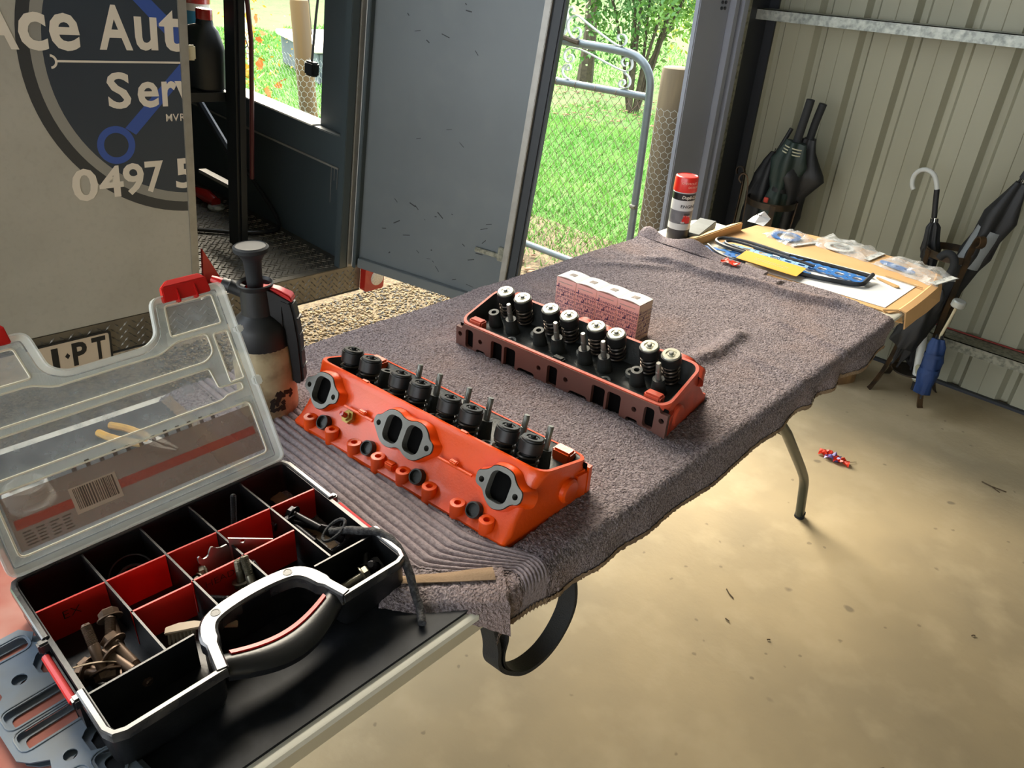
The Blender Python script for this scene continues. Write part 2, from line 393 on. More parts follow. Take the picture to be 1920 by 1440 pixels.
b = NB(); tube(b, g3([(-3.1, .90), (-1.787, .911), (-1.215, .918)]), .0165, 12); ob('mid_rail', b, 'gate_pipe', gate)
b = NB()
for k in range(13):
    x = -2.9 + .125 * k; tube(b, [Vector((x, 3.02, .91 + .006 * (x + 1.8))) + GO + Vector((.012 * math.sin(t) * .6 + .014 * t / 6, .0175 * math.cos(t), .0175 * math.sin(t))) for t in np.linspace(0, 2*PI, 11)], .0016, 5)
ob('wire_wraps', b, 'wire_rust', gate, kind='stuff')
scr = [[(-1.695, 1.143), (-1.687, 1.158), (-1.664, 1.163), (-1.645, 1.145), (-1.653, 1.121), (-1.681, 1.108), (-1.718, 1.131), (-1.734, 1.163), (-1.722, 1.201), (-1.68, 1.216), (-1.625, 1.19), (-1.525, 1.147), (-1.415, 1.105), (-1.385, 1.117), (-1.377, 1.143), (-1.397, 1.16), (-1.427, 1.157), (-1.429, 1.141), (-1.415, 1.133)],
       [(-1.714, 1.025), (-1.697, 1.044), (-1.675, 1.03), (-1.687, 1.007), (-1.721, 1.003), (-1.74, 1.029), (-1.728, 1.058), (-1.691, 1.074), (-1.607, 1.065), (-1.509, 1.039), (-1.371, 1.005), (-1.336, 1.018), (-1.327, 1.042), (-1.342, 1.068), (-1.373, 1.069), (-1.394, 1.05), (-1.38, 1.029), (-1.358, 1.032), (-1.358, 1.048)],
       [(-1.70, .992), (-1.728, .974), (-1.707, .966), (-1.686, .976), (-1.696, .996), (-1.73, .991), (-1.745, .965), (-1.729, .938), (-1.692, .929)],
       [(-1.371, 1.005), (-1.337, .988), (-1.326, .963), (-1.342, .94), (-1.368, .936), (-1.39, .943), (-1.387, .964), (-1.366, .974), (-1.355, .959), (-1.367, .95)],
       [(-1.70, 1.225), (-1.705, 1.245), (-1.728, 1.248), (-1.748, 1.219), (-1.735, 1.197), (-1.739, 1.139), (-1.765, 1.113)]]
for s in scr:
    b = NB(); tube(b, g3(smooth_path(s, 2)), .003, flat=(.016, .004, (0, 0, 1)) if False else None, n=6) if False else None
    P = g3(smooth_path(s, 2)); rings = []
    for i, p in enumerate(P):
        d = (P[min(i+1, len(P)-1)] - P[max(0, i-1)]).normalized(); nn = Vector((0, 1, 0)); w = d.cross(nn)
        rings.append([p + nn * .008 + w * .0022, p + nn * .008 - w * .0022, p - nn * .008 - w * .0022, p - nn * .008 + w * .0022])
    loft(b, rings); ob('scroll', b, 'gate_scroll', gate)
b = NB(); random.seed(3)
pts = [(-1.95, 1.118), (-1.80, 1.112), (-1.74, 1.116), (-1.68, 1.104), (-1.64, 1.100)]
tube(b, [Vector((x, 3.0, z)) + GO for x, z in smooth_path(pts)], .011, 7); ob('branch_stub', b, 'bark', gate)
b = NB()
for k in range(76):
    for sgn in (1, -1):
        x0 = -4.0 + .053 * k; P = []
        for j in range(37):
            z = .05 + j * .0235; x = x0 + sgn * j * .0235 * .86
            if -3.1 < x < -1.215: P.append(Vector((x, 3.02 + (.0025 if (j % 2) else -.0025) * sgn, z)) + GO)
        if len(P) > 2: tube(b, P, .0012, 4, cap=False)
ob('chain_mesh', b, 'wire_rust', gate, kind='stuff')
b = NB(); cyl(b, Vector((-1.22, 3.0, .42)) + GO, Vector((-1.19, 3.0, .42)) + GO, .01); ob('hinge_pin', b, 'galv_dull', gate)

def netting(r, z0, z1, a0, a1, cell=.034):
    """hexagonal wire wrapped round a cylinder"""
    b = NB(); rows = int((z1 - z0) / (cell * .75)); cols = int((a1 - a0) * r / cell)
    P = lambda u, z: Vector(((r) * math.cos(a0 + u / r), (r) * math.sin(a0 + u / r), z))
    for j in range(rows):
        z = z0 + j * cell * .75 + random.uniform(-.002, .002)
        for i in range(cols):
            u = (i + .5 * (j % 2)) * cell + random.uniform(-.003, .003)
            tube(b, [P(u, z), P(u, z + cell * .42)], .0009, 4, cap=False)
            tube(b, [P(u, z + cell * .42), P(u + cell / 2, z + cell * .75)], .0009, 4, cap=False)
            tube(b, [P(u, z + cell * .42), P(u - cell / 2, z + cell * .75)], .0009, 4, cap=False)
    return b
def post_bm(r, h, lean):
    b = NB(); lathe(b, [(r, -.1), (r, .1), (r * .99, h - .02), (r * .94, h - .004), (r * .8, h)], 20)
    for v in b.verts: v.co.x += lean * v.co.z; v.co.x += math.sin(v.co.z * 7 + v.co.y * 40) * .0015
    return b
fp = thing('fence_post', 'weathered grey round timber post beside the garden gate, wrapped in netting', 'post', (-1.125, 3.075, -.03))
ob('post', post_bm(.066, 1.085, 0), 'wood_post', fp); ob('wire_netting', netting(.069, .02, .93, R(-112), R(20)), 'wire', fp, kind='stuff')
fp2 = thing('fence_post', 'yellowish timber post with netting seen through the van window', 'post', (-4.03, 3.0, -.03))
ob('post', post_bm(.062, 1.13, -.03), 'wood_yellow', fp2); ob('wire_netting', netting(.07, .1, .80, R(-130), R(60), .045), 'wire', fp2, kind='stuff')
# netting sheet to both sides of the far post
b = NB()
for j in range(20):
    for i in range(48):
        z = .1 + j * .034 ; u = -.95 + (i + .5 * (j % 2)) * .045
        if u > -.5 or j < 4:
            for q, e in (((u, z), (u, z + .019)), ((u, z + .019), (u + .0225, z + .034)), ((u, z + .019), (u - .0225, z + .034))):
                tube(b, [(q[0], .0, q[1]), (e[0], .0, e[1])], .001, 3, cap=False)
ob('netting_panel', b, 'wire', fp2, kind='stuff')

# ------------------------------------------------------------------ garden plants
def leaves_soup(name, centres, size, m, parent, squash=.45):
    N = len(centres); c = np.asarray(centres)
    n1 = RNG.normal(size=(N, 3)); n1 /= np.linalg.norm(n1, axis=1)[:, None]; n2 = np.cross(n1, RNG.normal(size=(N, 3))); n2 /= np.linalg.norm(n2, axis=1)[:, None]
    s = RNG.uniform(.6, 1.3, (N, 1)) * size
    V = np.stack([c - n1 * s, c + n2 * s * squash, c + n1 * s, c - n2 * s * squash], 1)
    return soup(name, V.reshape(-1, 3), np.arange(4 * N).reshape(-1, 4), m, parent, kind='stuff')
def bush(name, label, loc, H, RX, stems, nleaf, size, m, zlo=.25, group=None):
    t = thing(name, label, 'bush', loc, group=group); b = NB(); C_ = []
    for k in range(stems):
        a = 2*PI*k/stems + random.uniform(-.3, .3); q = random.uniform(.25, .8)
        P = [Vector((0.05*math.cos(a), .05*math.sin(a), 0))]
        for j in range(1, 6):
            f = j / 5; P.append(Vector((RX*q*f*math.cos(a) + random.uniform(-.05, .05), RX*q*f*math.sin(a) + random.uniform(-.05, .05), H*.85*f)))
        tube(b, P, [.022*(1-.15*i) for i in range(6)], 6)
    ob('stems', b, 'bark', t)
    u = RNG.normal(size=(nleaf, 3)); u /= np.linalg.norm(u, axis=1)[:, None]; r = RNG.random(nleaf) ** .45
    lump = 1 + .18 * np.sin(u[:, 0] * 5 + u[:, 2] * 4) + .12 * np.sin(u[:, 1] * 9)
    P = u * (r * lump)[:, None]; C_ = np.c_[P[:, 0] * RX, P[:, 1] * RX, H * (zlo + (1 - zlo) / 2 * (1 + P[:, 2]))]
    leaves_soup('foliage', C_, size, m, t); return t
bush('garden_bush', 'dense dark green bush on the lawn behind the gate', (-4.35, 7.35, -.03), 2.9, 1.05, 9, 16000, .035, 'leaf_green', .2)
bush('garden_bush', 'pale yellow green bush beyond the dark bush, beside the blue post', (-4.4, 10.0, -.03), 3.0, 1.3, 6, 9000, .05, 'leaf_yellow', .1)
bush('garden_bush', 'yellow green shrub behind the timber post by the shed', (-2.9, 9.0, -.03), 1.5, .7, 5, 5000, .03, 'leaf_yellow', .1)
def bare_tree(loc, label, H, r, seed):
    random.seed(seed); t = thing('garden_tree', label, 'tree', loc); b = NB()
    tr = [Vector((0, 0, -.05)), Vector((.02, 0, H*.2)), Vector((-.03, .02, H*.45)), Vector((.06, 0, H*.7)), Vector((.1, .05, H))]
    tube(b, tr, [r*1.3, r, r*.85, r*.6, r*.3], 8); ob('trunk', b, 'bark', t)
    for k in range(5):
        b = NB(); z = H * random.uniform(.35, .8); a = random.uniform(0, 2*PI); L = H * random.uniform(.25, .5)
        tube(b, [Vector((0, 0, z)), Vector((L*.4*math.cos(a), L*.4*math.sin(a), z+L*.3)), Vector((L*math.cos(a), L*math.sin(a), z+L*.6))], [r*.55, r*.35, r*.12], 6); ob('branch', b, 'bark', t)
    return t
bare_tree((-6.05, 8.55, -.03), 'dark bare trunked tree left of the dense bush', 2.6, .09, 4)
t = bare_tree((-8.4, 5.75, -.03), 'thin bare tree at the right edge of the van window', 2.6, .045, 9)
# autumn shrub in the van window: twigs and large leaves
random.seed(21)
sh = thing('autumn_shrub', 'thorny shrub with gold and orange leaves seen through the van window', 'shrub', (-4.85, 2.75, -.03)); b = NB(); tips = []
for k in range(26):
    a = random.uniform(-.6, 2.0); L = random.uniform(.35, 1.1); z1 = random.uniform(.2, 1.25)
    P = [Vector((0, 0, random.uniform(.0, .3)))]
    for j in range(1, 7):
        f = j / 6; P.append(Vector((L*f*.55*math.cos(a) + random.uniform(-.04, .04), L*f*.55*math.sin(a) + random.uniform(-.04, .04), z1*f**.7 + random.uniform(-.03, .03))))
    tube(b, P, [.006*(1-.12*i) for i in range(7)], 5); tips += P[2:]
    for j in (2, 3, 4, 5):
        e = P[j] + Vector((random.uniform(-.12, .12), random.uniform(-.12, .12), random.uniform(-.02, .12))); tube(b, [P[j], e], [.003, .0015], 4); tips.append(e)
ob('twigs', b, 'bark', sh)
lb = NB(); lp = chaikin([(0, 0), (.012, .008), (.028, .004), (.024, .018), (.036, .03), (.02, .032), (0, .052), (-.02, .032), (-.036, .03), (-.024, .018), (-.028, .004), (-.012, .008)], 1)
fc = lb.faces.new([lb.verts.new((x, y, .004 * math.sin(x * 90))) for x, y in lp]); lm = ob('leaf', lb, 'leaf_gold', sh, smooth=0).data
lm2 = lm.copy(); lm2.materials[0] = MATS['leaf_orange']
first = sh.children[-1]
for k in range(70):
    p = random.choice(tips)
    o = first if k == 0 else bpy.data.objects.new('leaf', lm if random.random() < .6 else lm2)
    if k: COL.objects.link(o); o.parent = sh
    o.location = p + Vector((random.uniform(-.03, .03), random.uniform(-.03, .03), random.uniform(-.03, .05))); o.rotation_euler = (random.uniform(0, 6), random.uniform(0, 6), random.uniform(0, 6)); s = random.uniform(.8, 1.5); o.scale = (s, s, s)
leaves_soup('small_leaves', [p + Vector((random.uniform(-.1, .1), random.uniform(-.1, .1), random.uniform(-.1, .1))) for p in tips for _ in range(4)], .014, 'leaf_gold', sh)
b = NB(); bx(b, -.012, .012, -.012, .012, 0, 1.15); tag(ob('garden_stake', b, 'white_plastic', loc=(-5.0, 3.1, -.03)), 'thin white garden stake among the autumn leaves', 'stake')
tk = thing('water_trough', 'low grey concrete trough on the lawn behind the far timber post', 'trough', (-8.0, 5.75, -.03), (0, 0, R(-18)))
b = NB(); bx(b, -.95, .95, -.35, .35, 0, .36); ob('tank_body', b, 'tank_grey', tk, bevel=.02)
b = NB(); bx(b, -1.0, 1.0, -.4, .4, .36, .42); ob('rim', b, 'letter_white', tk, bevel=.01)
# distant garden: fence rail, pale house wall and a far hedge on the rising ground
b = NB()
for k in range(14): bx(b, -19.03, -18.97, -2 + 2.2*k, -1.94 + 2.2*k, .3, 1.5)
fr = thing('paddock_fence', 'pale far post and rail fence across the rising lawn', 'fence', (0, 0, 0)); ob('fence_posts', b, 'fence_rail', fr, kind='stuff')
for z in (.9, 1.35): b = NB(); bx(b, -19.0, -18.95, -2, 27, z, z + .1); ob('rail', b, 'fence_rail', fr)
h = thing('far_house', 'pale far house wall beyond the trees', 'house', (-25, 24, .6)); b = NB(); bx(b, -5, 5, -3, 3, 0, 2.6); ob('wall', b, 'house_wall', h)
b = NB(); loft(b, [[(-5.4, -3.4, 2.6), (5.4, -3.4, 2.6), (5.4, 3.4, 2.6), (-5.4, 3.4, 2.6)], [(-3, -.05, 4.4), (3, -.05, 4.4), (3, .05, 4.4), (-3, .05, 4.4)]]); ob('roof', b, 'roof_tin', h)
for k in range(3): bush('far_tree', ['round pale green far tree on the rise behind the fence', 'broad far tree between house and fence', 'far tree at the top of the paddock, furthest left'][k], (-21 - k, 12 - 6 * k, .5), 5.5, 2.6, 5, 3500, .16, 'leaf_yellow', .2)

# ------------------------------------------------------------------ work van / trailer with open rear door
van = thing('work_van', 'grey work van backed up to the shed with one rear door open', 'van', (-1.5, 1.7, .3), (R(-3.6815), R(4.6936), R(4.0896)))
b = NB(); bx(b, -.032, 0, -2.3, -.775, .056, 1.55); ld = ob('rear_door', b, 'van_white', van, bevel=.002)
b = NB(); bx(b, -.034, .0025, -.790, -.765, .056, 1.55); ob('door_edge_trim', b, 'van_alu', ld, bevel=.001)
def yz(b): # local xy of flat art -> (x = out, y, z)
    return axes((0, 1, 0), (0, 0, 1), (1, 0, 0))
CUT = -.791
def art(name, b, m, par=ld, cut=True):
    if cut: clip(b, (0, CUT, 0), (0, 1, 0))
    return ob(name, b, m, par, smooth=0)
def disc(name, r0, r1, m, x0, x1):
    b = NB(); n = 96; cy, cz = -.75, .807
    for k in range(n):
        a, c = 2*PI*k/n, 2*PI*(k+1)/n
        q = [(r, t) for r, t in ((r0, a), (r1, a), (r1, c), (r0, c))] if r0 > 0 else [(0, a), (r1, a), (r1, c)]
        lo = [b.verts.new((x0, cy + r*math.cos(t), cz + r*math.sin(t))) for r, t in q]; hi = [b.verts.new((x1, v.co.y, v.co.z)) for v in lo]
        b.faces.new(hi)
    art(name, b, m)
disc('badge_disc', 0, .3895, 'navy', 0, .0006); disc('badge_ring', .3895, .417, 'decal_grey', 0, .0006); disc('badge_ring', .417, .446, 'decal_dark', 0, .0006)
b = NB(); plate(b, circ(.051, 40, -.986, .573), [circ(.033, 32, -.986, .573)], .0004, Matrix.Translation((.0007, 0, 0)) @ yz(b)); art('piston_ring_mark', b, 'decal_blue')
b = NB(); plate(b, [(-.958, .617), (-.930, .598), (-.70, .83), (-.745, .83)], [], .0004, Matrix.Translation((.0007, 0, 0)) @ yz(b)); art('piston_rod_mark', b, 'decal_blue')
b = NB(); plate(b, [(-.930, .955), (-.880, .955), (-.74, .83), (-.77, .80)], [], .0004, Matrix.Translation((.0007, 0, 0)) @ yz(b)); art('piston_rod_mark', b, 'decal_blue')
b = NB(); bx(b, .0012, .0016, -1.109, -.76, .7835, .7885); art('rule_line', b, 'letter_white')
b = NB(); P = [(-1.126 + .017*math.cos(a), .785 + .017*math.sin(a)) for a in np.linspace(R(-85), R(85), 14)]; Q = [(-1.126 + .0115*math.cos(a), .785 + .0115*math.sin(a)) for a in np.linspace(R(85), R(-85), 14)]
plate(b, P + Q, [], .0004, Matrix.Translation((.0012, 0, 0)) @ yz(b)); art('rule_line_hook', b, 'letter_white')
def letter(ch, y0, y1, z0, z1, m='letter_white', bold=.02, x=.0012, name='lettering', par=ld, cut=True):
    b = text_bm(ch, 1, .001, bold); xs = [v.co.x for v in b.verts]; zs = [v.co.y for v in b.verts]
    ax, bx_, az, bz = min(xs), max(xs), min(zs), max(zs)
    for v in b.verts: v.co = Vector((x + (.0004 if v.co.z > 0 else 0), y0 + (v.co.x - ax) / (bx_ - ax) * (y1 - y0), z0 + (v.co.y - az) / (bz - az) * (z1 - z0)))
    art(name, b, m, par, cut)
for a in (('A', -1.275, -1.190, .811, .919), ('c', -1.187, -1.124, .809, .895), ('e', -1.119, -1.049, .810, .896), ('A', -1.004, -.919, .815, .921), ('u', -.911, -.851, .815, .897), ('t', -.845, -.776, .814, .917), ('S', -.996, -.935, .668, .761), ('e', -.917, -.858, .669, .737), ('r', -.849, -.806, .671, .738), ('v', -.811, -.748, .671, .738), ('0', -1.113, -1.046, .428, .517), ('4', -1.043, -.977, .431, .518), ('9', -.977, -.918, .431, .521), ('7', -.914, -.860, .432, .522), ('5', -.824, -.762, .434, .523)): letter(*a, bold=.022)
for a in (('M', -.842, -.824, .630, .650), ('V', -.822, -.804, .630, .650), ('R', -.800, -.785, .630, .650)): letter(*a, bold=.005)
b = NB(); bx(b, -2.5, -.002, -2.3, -.09, -.02, .055); ob('deck', b, 'tread_dark', van)
def tread(M, u0, u1, v0, v1, s):
    b = NB(); i = 0; v = v0
    while v < v1:
        u = u0 + (s/2 if i % 2 else 0); j = 0
        while u < u1:
            sg = 1 if (i + j) % 2 else -1; a = sg * R(45); L, w = s*.42, s*.11; c, sn = math.cos(a), math.sin(a)
            q = [b.verts.new(M @ Vector((u + p*c - r*sn, v + p*sn + r*c, 0))) for p, r in ((-L, 0), (0, -w), (L, 0), (0, w))]; tp = b.verts.new(M @ Vector((u, v, s*.15)))
            for k in range(4): b.faces.new((q[k], q[(k+1) % 4], tp))
            u += s; j += 1
        v += s * .5; i += 1
    return b
ob('deck_treads', tread(Matrix.Translation((-1.2, -.78, .0551)), 0, 1.18, 0, .62, .026), 'tread_plate', van, kind='stuff', smooth=0)
b = NB(); bx(b, -.03, 0, -2.3, -.09, -.05, .056); bmp = ob('bumper_plate', b, 'tread_plate', van, bevel=.002)
b = NB(); bx(b, -.30, 0, -2.3, -.09, -.056, -.05); ob('bumper_underside', b, 'van_dark', bmp)
ob('bumper_treads', tread(axes((0, 1, 0), (0, 0, 1), (1, 0, 0), (.0002, -1.35, -.042)), 0, 1.24, 0, .09, .026), 'tread_plate', van, kind='stuff', smooth=0)
b = NB(); bx(b, -2.4, -.55, -2.1, -.3, -.15, -.05); ob('chassis', b, 'van_dark', van)
npl = ob('number_plate', (lambda b: (plate(b, rrect(.372, .098, .008, 4, -1.25, -.022), [], .004, Matrix.Translation((.002, 0, 0)) @ yz(b)), b)[1])(NB()), 'plate_cream', van, smooth=0)
b = NB(); plate(b, rrect(.378, .104, .009, 4, -1.25, -.022), [rrect(.366, .092, .008, 4, -1.25, -.022)], .0015, Matrix.Translation((.0062, 0, 0)) @ yz(b)); ob('plate_border', b, 'black_paint', npl, smooth=0)
for a in (('1', -1.230, -1.212, -.062, .012), ('P', -1.174, -1.133, -.060, .015), ('T', -1.118, -1.078, -.059, .017)): letter(*a, m='black_paint', bold=.03, x=.0063, name='plate_letter', par=npl, cut=False)
b = NB(); plate(b, [(-1.195, -.022), (-1.188, -.012), (-1.181, -.022), (-1.188, -.032)], [], .0004, Matrix.Translation((.0063, 0, 0)) @ yz(b)); ob('plate_diamond', b, 'black_paint', npl, smooth=0)
# side wall with window opening (inner face y=-.165, outer skin y=-.10)
b = NB()
bx(b, -2.5, 0, -.135, -.10, .055, .53); bx(b, -.205, 0, -.150, -.10, .53, 1.55); bx(b, -2.5, -1.55, -.150, -.10, .53, 1.55); bx(b, -1.55, -.205, -.150, -.10, 1.40, 1.55)
sw = ob('side_wall', b, 'van_inside', van, smooth=0)
b = NB(); bx(b, -2.4, -.022, -.185, -.135, .425, .536); ob('belt_rail', b, 'van_inside', sw, bevel=.003)
b = NB(); bx(b, -1.5, -.203, -.192, -.10, .535, .541); ob('window_sill', b, 'white_plastic', sw)
b = NB(); bx(b, -1.5, -.05, -.187, -.15, .418, .425); ob('belt_lip', b, 'van_alu', sw)
b = NB(); bx(b, -.09, -.03, -.153, -.149, .54, .60); ob('patch_plate', b, 'van_inside', sw)
b = NB()
for k in range(6): bx(b, -.15 + .018*k, -.148 + .018*k, -.137, -.1345, .26 + .03 * ((k * 7) % 4), .40)
ob('drip_marks', b, 'van_alu', sw, smooth=0)
b = NB(); bx(b, -2.5, -2.46, -2.3, -.1, .05, 1.55); ob('front_wall', b, 'van_dark', van)
b = NB(); bx(b, -2.5, 0, -2.34, -2.3, -.02, 1.55); ob('side_wall', b, 'van_white', van)
b = NB(); bx(b, -2.55, .02, -2.36, -.08, 1.55, 1.60); ob('roof', b, 'van_white', van)
b = NB(); bx(b, -.03, .002, -.200, -.166, .056, 1.55); ob('door_frame', b, 'van_inside', van, bevel=.002)
b = NB(); bx(b, -.05, .004, -.163, -.118, .056, 1.55); hp = ob('hinge_post', b, 'van_alu', van, bevel=.002)
b = NB(); bx(b, .003, .006, -.142, -.130, .06, 1.55); ob('seal_strip', b, 'white_plastic', hp)
for z in (.20, 1.3):
    b = NB(); cyl(b, (.012, -.128, z), (.012, -.128, z + .12), .007, n=10); ob('hinge', b, 'black_paint', hp)
# open door leaf
dl = ob('rear_door', (lambda b: (bx(b, .012, .645, -.018, .0, .006, 1.5), b)[1])(NB()), 'van_door', van, M=Matrix.Translation((.006, -.112, .056)) @ Matrix.Rotation(R(18), 4, 'Z'), bevel=.002)
b = NB(); bx(b, .02, .64, -.040, -.018, .008, .045); ob('door_foot_rail', b, 'van_door', dl, bevel=.002)
b = NB(); bx(b, .0, .014, -.045, .002, .004, 1.5); ob('door_edge', b, 'van_inside', dl, bevel=.002)
b = NB(); bx(b, .565, .600, -.024, -.018, .045, 1.5); ob('door_stile', b, 'van_door', dl, bevel=.001)
b = NB(); bx(b, .60, .622, -.048, -.018, .008, 1.5); ob('door_edge_trim', b, 'van_alu', dl, bevel=.002)
b = NB(); bx(b, .622, .660, -.036, .006, .004, 1.5); ob('rubber_seal', b, 'van_dark', dl, bevel=.006)
b = NB(); box(b, (.54, -.026, .215), (.11, .010, .016), Matrix.Rotation(0, 4, 'Z')); bx(b, .575, .60, -.036, -.018, .20, .25); ob('latch', b, 'galv_dull', dl, bevel=.002)
random.seed(5); b = NB()
for k in range(34):
    x, z = random.uniform(.06, .52), random.choice([random.uniform(.06, .32), random.uniform(.06, .32), random.uniform(.3, 1.0)]); L = random.uniform(.004, .03); a = random.uniform(-.9, .9); w = random.uniform(.0012, .004)
    box(b, (0, 0, 0), (L, .0006, w), Matrix.Translation((x, -.0184, z)) @ Matrix.Rotation(a, 4, 'Y'))
ob('scuff_marks', b, 'scuff', dl, smooth=0, kind='stuff')
tl = ob('tail_light', (lambda b: (plate(b, rrect(.10, .105, .012, 4, -.042, -.004), [], .03, Matrix.Translation((.0, 0, 0)) @ yz(b)), b)[1])(NB()), 'lens_red', van, bevel=.003)
b = NB(); lathe(b, [(.032, 0), (.032, .004), (.026, .009), (.0, .011)], 24, Matrix.Translation((.03, -.030, -.004)) @ axes((0, 1, 0), (0, 0, 1), (1, 0, 0)), cap=False); ob('lens', b, 'lens_clear', tl)
b = NB(); plate(b, [(-.70, .06), (-.63, .06), (-.70, .19)], [], .01, Matrix.Translation((-.10, 0, 0)) @ yz(b)); ob('red_wedge', b, 'red_plastic', van)
# inside: upright, shelf and what stands on it
b = NB(); bx(b, -.385, -.305, -.425, -.385, .056, 1.5); ob('upright', b, 'van_dark', van, bevel=.01)
b = NB(); tube(b, [(-.30, -.375, .33), (-.30, -.372, .6), (-.30, -.372, .8), (-.30, -.39, .96), (-.31, -.41, 1.2)], .008, 8); ob('red_hose', b, 'hose_red', van)
b = NB(); bx(b, -.58, -.38, -.95, -.40, .585, .615); bx(b, -.95, -.58, -.95, -.24, .585, .615); ob('shelf', b, 'van_dark', van)
b = NB(); tube(b, [(-.62, -.42, .585), (-.40, -.40, .40)], .014, 8); ob('shelf_brace', b, 'van_dark', van)
b = NB(); bx(b, -.62, -.36, -.40, -.37, .262, .275); ob('cross_bar', b, 'van_alu', van)
b = NB(); tube(b, smooth_path([(-.60, -.55, .066), (-.52, -.43, .066), (-.44, -.33, .066), (-.40, -.22, .066), (-.43, -.15, .075), (-.6, -.16, .2), (-.7, -.2, .30)]), .008, 8); ob('floor_hose', b, 'black_paint', van)
Mv = Matrix.Translation((-1.5, 1.7, .3)) @ Euler((R(-3.6815), R(4.6936), R(4.0896)), 'XYZ').to_matrix().to_4x4()
def in_van(o, p): o.matrix_world = Mv @ Matrix.Translation(p); return o
oil = in_van(thing('oil_bottle', 'dark oil bottle with a red cap standing on the van shelf', 'bottle'), (-.475, -.46, .6155))
b = NB(); L = []
for z, w, d, cx in ((0, .17, .10, 0), (.01, .18, .115, 0), (.13, .18, .115, 0), (.145, .175, .11, 0), (.19, .11, .08, .02), (.205, .05, .05, .04), (.225, .045, .045, .04)):
    L.append([(x, y, z) for x, y in rrect(w, d, min(w, d)*.3, 4, cx, 0)])
loft(b, L); ob('body', b, 'van_dark', oil); b = NB(); lathe(b, [(.027, .222), (.027, .25), (.025, .254)], 16, Matrix.Translation((.04, 0, 0))); ob('cap', b, 'lens_red', oil)
tub = in_van(thing('plastic_tub', 'blue plastic tub with white band and red lid behind the oil bottle', 'tub'), (-.74, -.33, .6155))
b = NB(); lathe(b, [(.06, 0), (.062, .21)], 20); ob('body', b, 'blue_drum', tub); b = NB(); lathe(b, [(.063, .21), (.063, .235)], 20); ob('band', b, 'white_plastic', tub); b = NB(); lathe(b, [(.065, .235), (.065, .255), (.06, .26)], 20); ob('lid', b, 'lens_red', tub)
b = NB(); bx(b, 0, .012, -.02, .028, 0, .04); ob('door_catch', b, 'cream_plastic', van, loc=(-.02, -.765, .79), bevel=.004)
rd = in_van(thing('grinder', 'small red tool lying on the van floor behind the door', 'tool'), (-.80, -.26, .056)); b = NB(); tube(b, [(-.1, 0, .03), (.0, .0, .035), (.06, 0, .03)], [.022, .03, .022], 12); ob('body', b, 'lens_red', rd); b = NB(); lathe(b, [(.03, 0), (.035, .01), (.03, .02)], 14, Matrix.Translation((.06, 0, .0))); ob('head', b, 'galvanised', rd)
cb = in_van(thing('mirror_bracket', 'small black box light with stay bar in the van window', 'bracket'), (-.235, -.165, .70)); b = NB(); bx(b, -.03, .022, -.02, .012, 0, .048); ob('housing', b, 'black_paint', cb, bevel=.006); b = NB(); tube(b, [(-.01, 0, .045), (.006, 0, .2), (.02, 0, .3)], .0045, 6); ob('stay', b, 'black_paint', cb)

# ------------------------------------------------------------------ folding table
mat('towel', '978d90', .98, c2='5c5256', sc=260, amt=.8, c3='9a857e', sc3=5, amt3=.6, bump=(300, 1.0, .007), spec=.1)
mat('towel_hem', '8a7660', .95, c2='6c5b4c', sc=12, amt=.7, bump=(300, .6, .002), spec=.1)
TZ = .74
tb = thing('folding_table', 'long white plastic folding table under the grey towel', 'table', (0, .91, 0))
def toploop(s, z, r=.06): return [(x, y, z) for x, y in rrect(.748 - 2*s, 2.50 - 2*s, r - s*.5, 6)]
b = NB(); loft(b, [toploop(.012, TZ - .012), toploop(.0, TZ - .008), toploop(.002, TZ - .003), toploop(.007, TZ)]); ob('tabletop', b, 'table_white', tb)
b = NB(); loft(b, [toploop(.018, TZ - .048), toploop(.012, TZ - .046), toploop(.010, TZ - .0125)]); ob('apron', b, 'table_rim', tb)
def leg_frame(yt_, yb, ym, foot):
    for s in (-1, 1):
        b = NB(); P = [(s*.27, yt_, .70), (s*.27, yt_ + (ym - yt_)*.55, .44), (s*.27, ym - .02*(1 if ym > yt_ else -1), .21), (s*.27, ym + .012*(1 if ym > yt_ else -1), .165), (s*.27, ym + .03*(1 if ym > yt_ else -1), .12), (s*.27, yb, .005)]
        tube(b, [P[0]] + smooth_path(P[1:], 2), .0135, 12); lg = ob('leg', b, 'leg_steel', tb); lg.location = (0, -.91, 0)
        b = NB(); lathe(b, [(.0155, 0), (.0155, .02)], 12, Matrix.Translation((s*.27, yb, .0))); f = ob('rubber_foot', b, 'black_rubber', lg)
    b = NB(); tube(b, [(-.27, yt_ + (ym-yt_)*.55, .44), (.27, yt_ + (ym-yt_)*.55, .44)], .009, 8); o = ob('crossbar', b, 'leg_steel', tb); o.location = (0, -.91, 0)
leg_frame(1.36, 1.96, 1.89, 0); leg_frame(.24, -.31, -.24, 0)

